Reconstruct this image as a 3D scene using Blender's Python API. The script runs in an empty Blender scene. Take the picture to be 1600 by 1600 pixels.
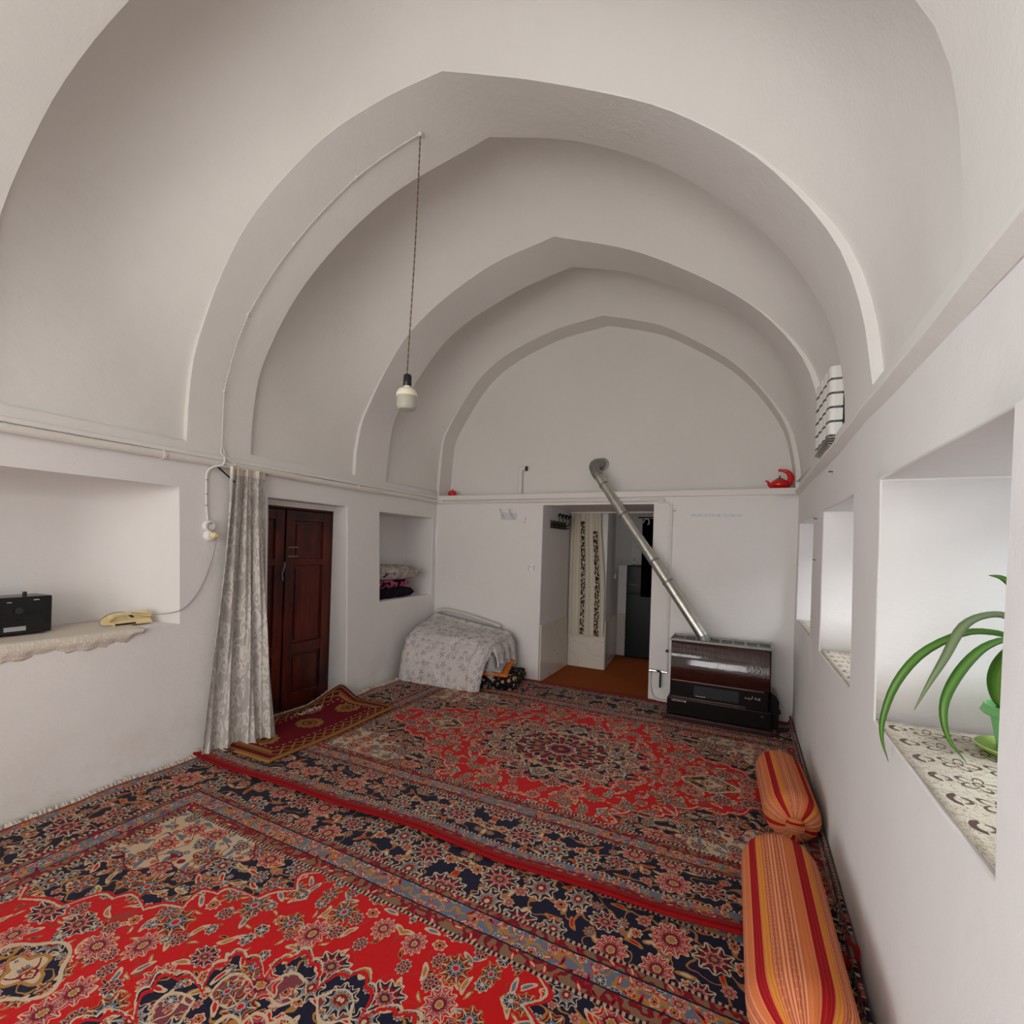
import bpy, bmesh, math, random
from mathutils import Vector, Matrix
from math import sin, cos, pi, radians, sqrt
random.seed(7)
SC = bpy.context.scene
COL = SC.collection

# ------------------------------------------------------------------ camera
F_PX, ROLL, YAW = 736.0, radians(1.82), radians(26.3)
cam_d = bpy.data.cameras.new('camera')
cam = bpy.data.objects.new('camera', cam_d)
COL.objects.link(cam)
cam_d.sensor_width = 36
cam_d.lens = F_PX / 1600 * 36
cam_d.shift_y = 54 / 1600
cam_d.clip_start = 0.02
_r = Vector((cos(YAW), sin(YAW), 0)); _f = Vector((-sin(YAW), cos(YAW), 0)); _u = Vector((0, 0, 1))
_X = _r * cos(ROLL) + _u * sin(ROLL); _Y = -_r * sin(ROLL) + _u * cos(ROLL); _Z = -_f
cam.matrix_world = Matrix(((_X.x, _Y.x, _Z.x, 0), (_X.y, _Y.y, _Z.y, 0), (_X.z, _Y.z, _Z.z, 1.5), (0, 0, 0, 1)))
SC.camera = cam

# ------------------------------------------------------------------ world, lights, exposure
SC.view_settings.view_transform = 'Standard'
SC.view_settings.look = 'None'
SC.view_settings.gamma = 1
SC.view_settings.exposure = 0.0
w = bpy.data.worlds.new('sky'); SC.world = w; w.use_nodes = True
w.node_tree.nodes['Background'].inputs['Color'].default_value = (0.75, 0.86, 1.0, 1)
w.node_tree.nodes['Background'].inputs['Strength'].default_value = 1.0

def area(name, loc, rot, sx, sy, power, color, spread=180):
    l = bpy.data.lights.new(name, 'AREA'); l.shape = 'RECTANGLE'; l.size = sx; l.size_y = sy
    l.energy = power; l.color = color; l.spread = radians(spread)
    o = bpy.data.objects.new(name, l); COL.objects.link(o); o.location = loc; o.rotation_euler = rot
    return o
DAY = (0.90, 0.95, 1.0)
L_ = -3.42
# daylight falling from the sky through the three deep windows of the right wall
for nm, yc, wd, pw in (('window_daylight', 1.56, 1.3, 80), ('window_daylight.001', 2.86, 1.2, 52), ('window_daylight.002', 4.2, 1.2, 30)):
    area(nm, (2.35, yc - .15, 2.75), (0, radians(42), 0), 1.0, wd, pw, DAY)
# daylight entering by the glazed doors of the left wall, behind the camera
area('courtyard_daylight', (L_ - .75, -1.35, 1.35), (0, radians(-90), 0), 1.9, 1.6, 200, (.82, .92, 1.0))
# and by the openings of the rear wall
area('rear_daylight', (-2.35, -2.62, 1.25), (radians(90), 0, 0), 1.5, 2.1, 56, (1.0, .96, .88))
area('rear_daylight.001', (-.45, -2.62, 1.3), (radians(90), 0, 0), 1.2, 1.7, 62, (1.0, .98, .96))
area('rear_daylight.002', (-1.5, -2.62, 3.05), (radians(90), 0, 0), 1.4, .8, 24, (1.0, .96, .92))
# added fill lamp for the hall behind the doorway, set at an unseen window
area('hall_fill_light', (.62, 7.15, 1.5), (0, radians(90), 0), 0.9, .6, 1.3, (1.0, .95, .88))

# ------------------------------------------------------------------ shader helper
class V:
    def __init__(s, g, k): s.g, s.k = g, k
    def _m(s, op, *a): return s.g.math(op, s, *a)
    def __add__(s, o): return s._m('ADD', o)
    __radd__ = __add__
    def __sub__(s, o): return s._m('SUBTRACT', o)
    def __rsub__(s, o): return s.g.math('SUBTRACT', o, s)
    def __mul__(s, o): return s._m('MULTIPLY', o)
    __rmul__ = __mul__
    def __truediv__(s, o): return s._m('DIVIDE', o)
    def __rtruediv__(s, o): return s.g.math('DIVIDE', o, s)
    def lt(s, o): return s._m('LESS_THAN', o)
    def gt(s, o): return s._m('GREATER_THAN', o)
    def abs(s): return s._m('ABSOLUTE')
    def sin(s): return s._m('SINE')
    def cos(s): return s._m('COSINE')
    def fract(s): return s._m('FRACT')
    def floor(s): return s._m('FLOOR')
    def sqrt(s): return s._m('SQRT')
    def pow(s, o): return s._m('POWER', o)
    def min(s, o): return s._m('MINIMUM', o)
    def max(s, o): return s._m('MAXIMUM', o)

class G:
    """a small wrapper that writes node trees as expressions"""
    def __init__(s, name, rough=.6, spec=.3, metal=0):
        s.mat = bpy.data.materials.new(name); s.mat.use_nodes = True
        s.nt = s.mat.node_tree; s.b = s.nt.nodes['Principled BSDF']
        s.b.inputs['Roughness'].default_value = rough
        s.b.inputs['Specular IOR Level'].default_value = spec
        s.b.inputs['Metallic'].default_value = metal
    def n(s, t, **kw):
        x = s.nt.nodes.new(t)
        for k, v in kw.items(): setattr(x, k, v)
        return x
    def put(s, inp, v):
        if isinstance(v, V): s.nt.links.new(v.k, inp)
        elif hasattr(v, 'is_output'): s.nt.links.new(v, inp)
        else: inp.default_value = v if not (isinstance(v, tuple) and len(v) == 3 and len(inp.default_value) == 4) else (*v, 1)
    def math(s, op, *a):
        x = s.n('ShaderNodeMath', operation=op)
        for i, v in enumerate(a): s.put(x.inputs[i], v)
        return V(s, x.outputs[0])
    def atan2(s, a, b): return s.math('ARCTAN2', a, b)
    def mix(s, f, a, b):
        x = s.n('ShaderNodeMix', data_type='RGBA')
        s.put(x.inputs[0], f); s.put(x.inputs[6], a); s.put(x.inputs[7], b)
        return V(s, x.outputs[2])
    def xyz(s, a, b, c=0.0):
        x = s.n('ShaderNodeCombineXYZ')
        s.put(x.inputs[0], a); s.put(x.inputs[1], b); s.put(x.inputs[2], c)
        return V(s, x.outputs[0])
    def sep(s, v):
        x = s.n('ShaderNodeSeparateXYZ'); s.put(x.inputs[0], v)
        return [V(s, o) for o in x.outputs]
    def coord(s, kind='Object'):
        return V(s, s.n('ShaderNodeTexCoord').outputs[kind])
    def noise(s, vec, scale, detail=3, rough=.5, out=0, dist=0):
        x = s.n('ShaderNodeTexNoise'); s.put(x.inputs['Vector'], vec)
        x.inputs['Scale'].default_value = scale; x.inputs['Detail'].default_value = detail
        x.inputs['Roughness'].default_value = rough; x.inputs['Distortion'].default_value = dist
        return V(s, x.outputs[out])
    def voro(s, vec, scale, rnd=1.0, dims='2D', feature='F1'):
        x = s.n('ShaderNodeTexVoronoi', voronoi_dimensions=dims, feature=feature); s.put(x.inputs['Vector'], vec)
        x.inputs['Scale'].default_value = scale; x.inputs['Randomness'].default_value = rnd
        return x
    def ramp(s, f, stops, interp='LINEAR'):
        x = s.n('ShaderNodeValToRGB'); x.color_ramp.interpolation = interp
        e = x.color_ramp.elements
        while len(e) > 1: e.remove(e[-1])
        e[0].position = stops[0][0]; e[0].color = (*stops[0][1], 1)
        for p, c in stops[1:]:
            k = e.new(p); k.color = (*c, 1)
        s.put(x.inputs[0], f)
        return V(s, x.outputs[0])
    def bump(s, h, strength=.3, dist=.01):
        x = s.n('ShaderNodeBump'); x.inputs['Strength'].default_value = strength; x.inputs['Distance'].default_value = dist
        s.put(x.inputs['Height'], h); s.nt.links.new(x.outputs[0], s.b.inputs['Normal'])
    def color(s, c): s.put(s.b.inputs['Base Color'], c)

def plain(name, c, rough=.5, spec=.4, metal=0, var=.12, scale=30, bump=0):
    g = G(name, rough, spec, metal)
    o = g.coord()
    nz = g.noise(o, scale, 3)
    g.color(g.mix(nz, tuple(k * (1 - var) for k in c), tuple(min(1, k * (1 + var)) for k in c)))
    if bump: g.bump(nz, bump, .004)
    return g.mat

def plaster(name, c=(.76, .73, .69), grime=0):
    g = G(name, .85, .15)
    o = g.coord()
    a = g.noise(o, 1.3, 4); b = g.noise(o, 9, 5, .6); c3 = g.noise(o, 60, 3, .6)
    base = g.mix(a, tuple(k * .955 for k in c), tuple(min(1, k * 1.035) for k in c))
    base = g.mix((b - .5) * .5 + .1, base, tuple(k * .90 for k in c))
    if grime:   # scuffed, stained paint close to the floor
        z = g.sep(o)[2]
        f = ((.45 - z) * 2.2).max(0.0).min(1.0) * (g.noise(o, 5, 5, .65) - .42).max(0.0) * grime
        base = g.mix(f, base, (.50, .42, .30))
    g.color(base)
    g.bump(a * .8 + b * .35 + c3 * .07, .32, .03)
    return g.mat

M = {}
M['plaster'] = plaster('white plaster')
M['plaster_low'] = plaster('white plaster of the lower walls', (.785, .75, .728), 1.6)
M['trim'] = plaster('gypsum trim', (.78, .74, .70))
M['pipe'] = plain('cream pvc', (.74, .69, .63), .45, .4, var=.04)
M['white_paint'] = plain('white paint', (.78, .76, .74), .4, .4, var=.03)
M['white_plastic'] = plain('white plastic', (.80, .78, .74), .3, .5, var=.02)
M['cream_plastic'] = plain('cream plastic', (.80, .63, .30), .35, .5, var=.04)
M['black_plastic'] = plain('black plastic', (.006, .006, .007), .25, .5)
M['dark_grey'] = plain('dark grey plastic', (.030, .030, .034), .5, .25)
M['black_metal'] = plain('black enamel', (.006, .004, .004), .30, .22)
M['brown_enamel'] = plain('dark brown enamel', (.030, .009, .009), .35, .3)
M['chrome'] = plain('chrome', (.7, .7, .7), .2, .5, 1, .03)
M['red_enamel'] = plain('red enamel', (.62, .008, .008), .12, .6, var=.03)
M['red_black'] = plain('dark maroon enamel', (.045, .008, .012), .2, .6)
M['bulb_cream'] = plain('bulb housing', (.85, .80, .62), .4, .4, var=.02)
M['wire'] = plain('old twisted wire', (.16, .10, .07), .6, .2, var=.4, scale=200)
M['wire_white'] = plain('white wire', (.74, .70, .64), .5, .3, var=.08, scale=80)
M['silver'] = plain('silver print', (.55, .55, .56), .35, .5, .6, .05)
M['red_felt'] = plain('red felt', (.22, .005, .006), .95, .05, var=.2, scale=120, bump=.4)
M['wood_dark'] = plain('dark frame wood', (.05, .012, .008), .5, .3, var=.4, scale=8)
M['void'] = plain('dark gap', (.004, .003, .003), .9, .0)
M['charcoal'] = plain('charcoal cabinet', (.006, .007, .008), .35, .2)
M['grey_fabric'] = plain('grey fabric', (.33, .31, .30), .9, .1)
M['orange_fabric'] = plain('orange blanket', (.62, .16, .03), .9, .1, var=.2, scale=40, bump=.3)
M['fringe'] = plain('ivory fringe', (.62, .55, .46), .95, .1, var=.2, scale=60)
M['soil'] = plain('soil', (.03, .018, .01), .95, .05, var=.5, scale=80, bump=1)
M['floor'] = plain('cement floor', (.30, .26, .22), .8, .2)
M['ground'] = plain('courtyard ground', (.42, .37, .30), .9, .1)

def m_galv():
    g = G('galvanised steel', .30, .5, .95)
    o = g.coord()
    n1 = g.noise(o, 14, 4); n2 = g.noise(o, 60, 2)
    g.color(g.mix(n1, (.42, .42, .38), (.68, .68, .63)))
    g.put(g.b.inputs['Roughness'], n1 * .25 + .22)
    g.bump(n1 + n2 * .2, .25, .01)
    return g.mat
M['galv'] = m_galv()
def m_galv_dull():
    g = G('dull aluminium tape', .55, .4, .8)
    g.color(g.mix(g.noise(g.coord(), 20, 4), (.20, .20, .18), (.36, .36, .32)))
    return g.mat
M['galv_dull'] = m_galv_dull()

def m_wood():
    g = G('red-brown varnished wood', .33, .4)
    o = g.coord(); x, y, z = g.sep(o)
    v = g.xyz(x * 9.0, y * 9.0, z * .9)
    n1 = g.noise(v, 2.2, 5, .6, dist=.6); n2 = g.noise(o, 2.0, 4, .6)
    c = g.ramp(n1, [(.25, (.022, .003, .002)), (.55, (.115, .013, .006)), (.8, (.19, .032, .012))])
    c = g.mix(((n2 - .42).max(0.0) * 4.0).min(1.0), c, (.016, .005, .005))
    worn = (g.noise(o, 6, 5, .7) - .60).max(0.0) * 5.0 * (0.9 - z).max(0.0).min(.8)
    c = g.mix(worn.min(.7), c, (.14, .05, .018))
    g.color(c); g.bump(n1, .25, .006)
    return g.mat
M['wood'] = m_wood()

def m_glass_pane():
    g = G('window glass')
    nt = g.nt
    tr = g.n('ShaderNodeBsdfTransparent'); gl = g.n('ShaderNodeBsdfGlossy'); gl.inputs['Roughness'].default_value = .02
    mx = g.n('ShaderNodeMixShader'); mx.inputs[0].default_value = .08
    nt.links.new(tr.outputs[0], mx.inputs[1]); nt.links.new(gl.outputs[0], mx.inputs[2])
    nt.links.new(mx.outputs[0], nt.nodes['Material Output'].inputs[0])
    return g.mat
M['pane'] = m_glass_pane()

def m_bulb():
    g = G('frosted bulb', .35, .5)
    g.color((.62, .60, .50))
    g.b.inputs['Transmission Weight'].default_value = .35
    return g.mat
M['bulb'] = m_bulb()

def m_clear():
    g = G('drinking glass', .03, .5)
    g.color((.9, .95, .95)); g.b.inputs['Transmission Weight'].default_value = .9
    return g.mat
M['clear'] = m_clear()

def m_heater_glass():
    g = G('rippled brown heater glass', .06, .45)
    o = g.coord(); x, y, z = g.sep(o)
    fin = ((x * 330.0).sin() * .5 + .5)
    band = (z.gt(.57)) * (z.lt(.66))
    c = g.mix(g.noise(o, 5, 3), (.014, .004, .003), (.040, .008, .007))
    c = g.mix(fin * band * .35, c, (.07, .030, .020))
    g.color(c)
    g.b.inputs['Coat Weight'].default_value = .35; g.b.inputs['Coat Roughness'].default_value = .02
    rip = g.noise(o, 55, 3, .6)
    amt = (x + .22).max(0.0).min(1.0) * 1.3 + .03
    g.bump(rip * amt, .35, .006)
    return g.mat
M['heater_glass'] = m_heater_glass()
M['hook_board'] = plain('grey-white board', (.60, .60, .63), .35, .5, var=.05)

def m_marble():
    g = G('cream marble slab', .18, .5)
    o = g.coord()
    wv = g.n('ShaderNodeTexWave', wave_type='BANDS', bands_direction='DIAGONAL')
    g.put(wv.inputs['Vector'], o)
    wv.inputs['Scale'].default_value = .9; wv.inputs['Distortion'].default_value = 11; wv.inputs['Detail'].default_value = 4
    wv.inputs['Detail Scale'].default_value = 1.4
    f = V(g, wv.outputs['Fac'])
    vein = (1.0 - (f - .5).abs() * 26.0).max(0.0)
    g.color(g.mix(vein * .7, (.70, .64, .56), (.27, .23, .19)))
    return g.mat
M['marble'] = m_marble()

def m_carpet_plain():
    g = G('rust orange carpet', .95, .05)
    o = g.coord()
    g.color(g.mix(g.noise(o, 3, 4), (.27, .065, .018), (.36, .095, .028)))
    g.bump(g.noise(o, 250, 2), .5, .004)
    return g.mat
M['carpet_plain'] = m_carpet_plain()

# ---- Persian rug, drawn from rosettes, leaves, vines and nested borders (UV in metres from the rug's centre)
NAVY, CREAM, RED, CRIM, GOLD, BLUE, ROSE, TAN = (.008, .007, .022), (.50, .365, .235), (.47, .004, .005), (.17, .004, .010), (.34, .15, .035), (.11, .13, .175), (.30, .055, .065), (.20, .105, .055)
def rosettes(g, x, y, scale, rnd, npet, R, pals, seed=0.0, keep=0.0):
    """petalled flowers scattered on a jittered grid; returns (mask, colour)"""
    vo = g.voro(g.xyz(x + seed, y + seed * 1.7), scale, rnd)
    px, py, _ = g.sep(V(g, vo.outputs['Position']))
    cr, cg, cb = g.sep(V(g, vo.outputs['Color']))
    lx = x + seed - px; ly = y + seed * 1.7 - py
    # every flower is stretched a little its own way
    lx = lx * (cg * .5 + .78)
    r = (lx * lx + ly * ly).sqrt()
    th = g.atan2(ly, lx) + cr * 6.28
    np_ = (cb * 3.99).floor() + float(npet + 1)
    pet = (th * np_).cos()
    rp = (pet * .12 + .88) * (cr * .45 + .62) * R
    rho = r / rp
    ca = g.ramp(rho, pals[0], 'CONSTANT'); cb_ = g.ramp(rho, pals[1], 'CONSTANT'); cc = g.ramp(rho, pals[2], 'CONSTANT')
    c = g.mix(cg.gt(.38), ca, cb_); c = g.mix(cb.gt(.66), c, cc)
    line = (th * np_ * .5).sin().abs().lt(.22) * rho.gt(.40) * rho.lt(.90)
    tip = (th * np_).cos().gt(.55) * rho.gt(.60) * rho.lt(.78)
    c = g.mix(tip, c, g.mix(cb.gt(.4), GOLD, BLUE))
    c = g.mix(line, c, CREAM)
    m = rho.lt(1.0)
    if keep: m = m * cr.gt(keep)
    return m, c
PA = [(0, GOLD), (.16, NAVY), (.26, ROSE), (.42, CREAM), (.47, CRIM), (.72, NAVY), (.90, CREAM)]
PB = [(0, RED), (.2, CREAM), (.27, BLUE), (.46, NAVY), (.58, GOLD), (.7, CRIM), (.91, GOLD)]
PC = [(0, CREAM), (.15, CRIM), (.34, GOLD), (.42, BLUE), (.60, CREAM), (.65, NAVY), (.91, CREAM)]
PD = [(0, GOLD), (.2, CREAM), (.26, CRIM), (.46, ROSE), (.68, CREAM), (.73, RED), (.91, CREAM)]
PE = [(0, NAVY), (.25, GOLD), (.5, RED), (.8, CREAM)]
PF = [(0, CREAM), (.3, BLUE), (.6, NAVY), (.85, CREAM)]
def leaves(g, x, y, scale, R, seed, cols):
    vo = g.voro(g.xyz(x + seed, y - seed), scale, .95)
    px, py, _ = g.sep(V(g, vo.outputs['Position'])); cr, cg, cb = g.sep(V(g, vo.outputs['Color']))
    lx = x + seed - px; ly = y - seed - py
    a = cr * 6.283
    ux = lx * a.cos() + ly * a.sin(); uy = ly * a.cos() - lx * a.sin()
    bend = uy + ux * ux * (8.0 * cb)
    d = (ux * ux * .32 + bend * bend * 3.6).sqrt() / R
    m = d.lt(1.0) * cg.gt(.25)
    c = g.mix(d.lt(.55), cols[0], g.mix(cb.gt(.5), cols[1], cols[2]))
    return m, c
def vines(g, x, y, scale, seed, wdt=.012):
    n1 = g.noise(g.xyz(x + seed, y + seed), scale, 1, .4)
    return (n1 - .5).abs().lt(wdt)

def m_rug(name, W, H, shift=0.0):
    g = G(name, .95, .08)
    u, v, _ = g.sep(g.coord('UV'))
    wn = g.noise(g.xyz(u * 1.0, v * 1.0), 40, 2, .5, out=1)
    wr, wg, wb = g.sep(wn)
    u = u + (wr - .5) * .010; v = v + (wg - .5) * .010
    ax = (u.abs()); ay = (v.abs())
    dx = W / 2 - ax; dy = H / 2 - ay
    d = (dx + .065).min(dy)
    # ---------------- field
    m1, c1 = rosettes(g, ax, ay, 6.1, .62, 7, .066, (PA, PB, PD), .3)
    m2, c2 = rosettes(g, ax, ay, 10.5, .85, 5, .035, (PE, PF, PA), 3.1, .22)
    m3, c3 = leaves(g, ax, ay, 10.0, .021, 1.7, (CREAM, BLUE, GOLD))
    m4, c4 = leaves(g, ax, ay, 13.0, .012, 5.2, (GOLD, NAVY, CREAM))
    vn = vines(g, ax, ay, 6.0, 2.0, .006)
    field = g.mix(vn * .75, RED, (.20, .045, .020))
    field = g.mix(m4, field, c4); field = g.mix(m3, field, c3); field = g.mix(m2, field, c2); field = g.mix(m1, field, c1)
    # ---------------- navy and ivory ground shared by spandrels and medallion
    n1, d1 = rosettes(g, ax, ay, 7.6, .7, 5, .064, (PD, PB, PC), 7.7)
    n2, d2 = leaves(g, ax, ay, 13.0, .021, 9.1, (CREAM, RED, GOLD))
    n3, d3 = rosettes(g, ax, ay, 17.0, .8, 4, .022, (PE, PD, PF), 4.4, .1)
    nvn = vines(g, ax, ay, 9.0, 6.0, .014)
    def over(base, vcol):
        c = g.mix(nvn, base, vcol); c = g.mix(n3, c, d3); c = g.mix(n2, c, d2); return g.mix(n1, c, d1)
    navy = over(NAVY, GOLD)
    iv = g.mix((nvn + n1 * 0.0).min(1.0), CREAM, CRIM); iv = g.mix(n3, iv, d3); iv = g.mix(n2, iv, BLUE); iv = g.mix(n1, iv, d1)
    # corner spandrels
    fx = dx - .58; fy = dy - .62
    an = g.atan2(fy * 1.45, fx)
    rr = (fx * fx + fy * fy * 2.1).sqrt()
    sc = (an * 11.0).cos() * .050 + (an * 16.5).sin().abs() * .050
    s = rr + sc - .98 + (an * 2.0 - 1.57).cos() * .16
    field = g.mix(s.lt(0.0), field, navy)
    field = g.mix(s.lt(-.008) * s.gt(-.024), field, RED)
    field = g.mix(s.lt(.006) * s.gt(-.006), field, CREAM)
    s2 = rr + (an * 13.0).cos() * .05 - .55
    field = g.mix(s2.lt(0.0), field, iv)
    field = g.mix(s2.abs().lt(.006), field, CRIM)
    # medallion, ringed with lobes and with a sunburst heart
    mx = u / .72; my = v / .60
    ma = g.atan2(my, mx); mr = (mx * mx + my * my).sqrt()
    lobe = (ma * 8.0).cos().abs() * .15 + (ma * 24.0).cos().abs() * .045
    e = mr - lobe - .72
    med = navy
    cart = ((ma * 8.0).cos().abs() * .9 - (mr - .66).abs() * 6.0).gt(.35)
    cf = g.mix(nvn, (.16, .035, .045), CREAM); cf = g.mix(n3, cf, d3); cf = g.mix(m4, cf, c4)
    med = g.mix(cart, med, cf); cartl = (((ma * 8.0).cos().abs() * .9 - (mr - .66).abs() * 6.0) - .35).abs().lt(.06)
    med = g.mix(cartl, med, CREAM); med = g.mix(n1 * cart, med, d1)
    ring = (mr - .47 - (ma * 12.0).cos().abs() * .05)
    med = g.mix(ring.lt(0.0), med, navy)
    med = g.mix(ring.abs().lt(.010), med, CREAM)
    pt = (ma * 12.0 + .4).cos()
    med = g.mix(pt.gt(.2) * mr.gt(.34) * mr.lt(.45), med, CRIM)
    ring2 = (mr - .32 - (ma * 12.0).cos().abs() * .05)
    med = g.mix(ring2.lt(0.0), med, g.mix(pt.gt(.0), CRIM, NAVY))
    med = g.mix(ring2.abs().lt(.010), med, CREAM)
    med = g.mix(pt.abs().lt(.16) * mr.gt(.14) * mr.lt(.33), med, CREAM)
    med = g.mix((pt.gt(.6) * mr.gt(.22) * mr.lt(.28)), med, GOLD)
    med = g.mix(mr.lt(.15), med, ROSE); med = g.mix((mr - .15 - (ma * 8.0).cos() * .012).abs().lt(.010), med, CREAM)
    med = g.mix(mr.lt(.10), med, NAVY); med = g.mix(mr.lt(.07), med, CRIM); med = g.mix(mr.lt(.03), med, GOLD)
    field = g.mix(e.lt(0.0), field, med)
    field = g.mix(e.lt(-.02) * e.gt(-.045), field, RED)
    field = g.mix(e.abs().lt(.007), field, CREAM)
    # pendants at both ends of the medallion
    qx = (ax - 1.0) / .15; qy = ay / .10
    qa = g.atan2(qy, qx); q = (qx * qx + qy * qy).sqrt() - (qa * 4.0).cos() * .12
    field = g.mix(q.lt(1.0), field, navy); field = g.mix((q - 1.0).abs().lt(.06), field, CREAM)
    field = g.mix(q.lt(.5), field, iv); field = g.mix((q - .5).abs().lt(.06), field, GOLD)
    # ---------------- borders
    t = g.mix(dx.lt(dy - .03), ax, ay)
    b1, e1 = rosettes(g, ax, ay, 5.6, .45, 7, .082, (PA, PC, PD), 11.3)
    b2, e2 = rosettes(g, ax, ay, 12.0, .75, 5, .032, (PD, PE, PB), 13.9, .25)
    b3, e3 = leaves(g, ax, ay, 11.0, .022, 15.2, (GOLD, CREAM, RED))
    bv = vines(g, ax, ay, 8.0, 10.0, .014)
    main = g.mix(bv, NAVY, (.30, .12, .05)); main = g.mix(b3, main, e3); main = g.mix(b2, main, e2); main = g.mix(b1, main, e1)
    k1, f1 = rosettes(g, ax, ay, 16.0, .6, 4, .025, (PD, PE, PF), 21.0)
    k2, f2 = leaves(g, ax, ay, 20.0, .014, 23.0, (RED, CREAM, NAVY))
    guard = g.mix(vines(g, ax, ay, 14.0, 3.3, .04), BLUE, GOLD); guard = g.mix(k2, guard, f2); guard = g.mix(k1, guard, f1)
    tan_ = g.mix(vines(g, ax, ay, 20.0, 8.3, .07), TAN, CRIM); tan_ = g.mix(k2, tan_, f2)
    run = g.mix(dx.lt(dy - .03), ax, ay)
    along = V(g, g.n('ShaderNodeMix').outputs[0])
    mxn = along.k.node; g.put(mxn.inputs[0], dx.lt(dy - .03)); g.put(mxn.inputs[2], ax); g.put(mxn.inputs[3], ay)
    dash = (along * 300.0).sin().gt(.0)
    dots = g.mix(dash, NAVY, (.42, .30, .19))
    c = field
    def band(c, lo, hi, col): return g.mix(d.gt(lo) * d.lt(hi), c, col)
    c = g.mix(d.lt(.625), c, dots)
    c = band(c, .56, .610, tan_)
    c = band(c, .555, .562, NAVY)
    c = band(c, .475, .555, guard)
    c = band(c, .468, .476, NAVY)
    c = band(c, .440, .468, tan_)
    c = band(c, .425, .440, dots)
    c = band(c, .145, .425, main)
    c = band(c, .132, .145, dots)
    c = band(c, .085, .132, guard)
    c = band(c, .050, .085, tan_)
    c = g.mix(d.lt(.052), c, (.26, .005, .006))
    c = g.mix(dx.lt(g.noise(g.xyz(u, v), 9, 2) * .05 - .006), c, (.26, .03, .012))
    g.color(c)
    g.bump(g.noise(g.xyz(u, v), 300, 2) + g.noise(g.xyz(u, v), 60, 2) * .6, .5, .006)
    g.b.inputs['Sheen Weight'].default_value = .06
    return g.mat
RW, RH = 4.06, 2.85
M['rug'] = m_rug('persian rug wool', RW, RH)

def m_small_rug():
    g = G('turkmen rug wool', .95, .08)
    u, v, _ = g.sep(g.coord('UV'))     # u across (.64), v along (1.2)
    ax = u.abs(); dx = .34 - ax; dy = .62 - v.abs(); d = dx.min(dy)
    GO, MA = (.34, .15, .045), (.16, .006, .016)
    BR = (.055, .012, .010)
    vv = ((v + .6) / .40).fract() - .5
    gx = u / .12; gy = vv * .40 / .115
    q = gx.abs().max(gy.abs()) + gx.abs().min(gy.abs()) * .45 + ((g.atan2(gy, gx)) * 12.0).sin() * .06
    c = g.mix(q.lt(1.0), MA, GO); c = g.mix((q - .98).abs().lt(.05), c, BR)
    c = g.mix(q.lt(.5), c, BR); c = g.mix(q.lt(.38), c, GO); c = g.mix(q.lt(.2), c, BR)
    hx = (v * 11.0).fract() - .5
    hb = (d - .085).abs() * 16.0 + hx.abs() * 1.2
    bd = g.mix((hb - .62).abs().lt(.14), (.12, .010, .012), GO)
    bd = g.mix(hb.lt(.25), bd, BR)
    c = g.mix(d.lt(.155), c, bd)
    dash = (v * 120.0 + u * 120.0).sin().gt(0.0)
    c = g.mix(d.gt(.148) * d.lt(.158), c, g.mix(dash, MA, (.45, .28, .14)))
    c = g.mix(d.gt(.022) * d.lt(.036), c, GO)
    c = g.mix(d.lt(.020), c, (.10, .04, .02)); c = g.mix(d.lt(.020) * u.gt(0.0), c, (.33, .16, .04))
    g.color(g.mix(g.noise(g.xyz(u, v), 40, 3) * .35, c, (.08, .02, .015)))
    g.bump(g.noise(g.xyz(u, v), 250, 2), .5, .004)
    return g.mat
M['small_rug'] = m_small_rug()

def m_bolster(name, off):
    g = G(name, .9, .1)
    a, t, _ = g.sep(g.coord('UV'))       # a: around in turns, t: metres along
    s = (a * 5.0 + off).fract()
    ORA, SAL, YEL, CR = (.58, .16, .055), (.66, .27, .14), (.60, .24, .030), (.30, .008, .014)
    fine = ((a * 5.0 + off) * 95.0).sin()
    c = g.mix(fine.gt(.25), SAL, (.46, .10, .04))
    zz = ((t * 55.0).sin().abs() * .012 + s) * 40.0
    pat = (zz * 6.28).sin() * (t * 160.0).sin()
    c = g.mix(s.gt(.36) * s.lt(.46) * pat.gt(.1), c, (.34, .07, .03))
    c = g.mix(s.gt(.60) * s.lt(.70) * pat.gt(.1), c, (.34, .07, .03))
    c = g.mix(s.gt(.20) * s.lt(.33), c, g.mix(fine.gt(.3), YEL, ORA))
    c = g.mix(s.gt(.80) * s.lt(.98), c, ORA)
    c = g.mix(s.lt(.19), c, g.mix(fine.gt(.6), CR, (.36, .02, .014)))
    g.color(c)
    g.bump(fine * .5 + g.noise(g.xyz(a, t), 150, 2), .35, .003)
    return g.mat
M['bolster'] = m_bolster('striped bolster cloth', .52)
M['bolster_b'] = m_bolster('striped bolster cloth far', .30)

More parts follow.
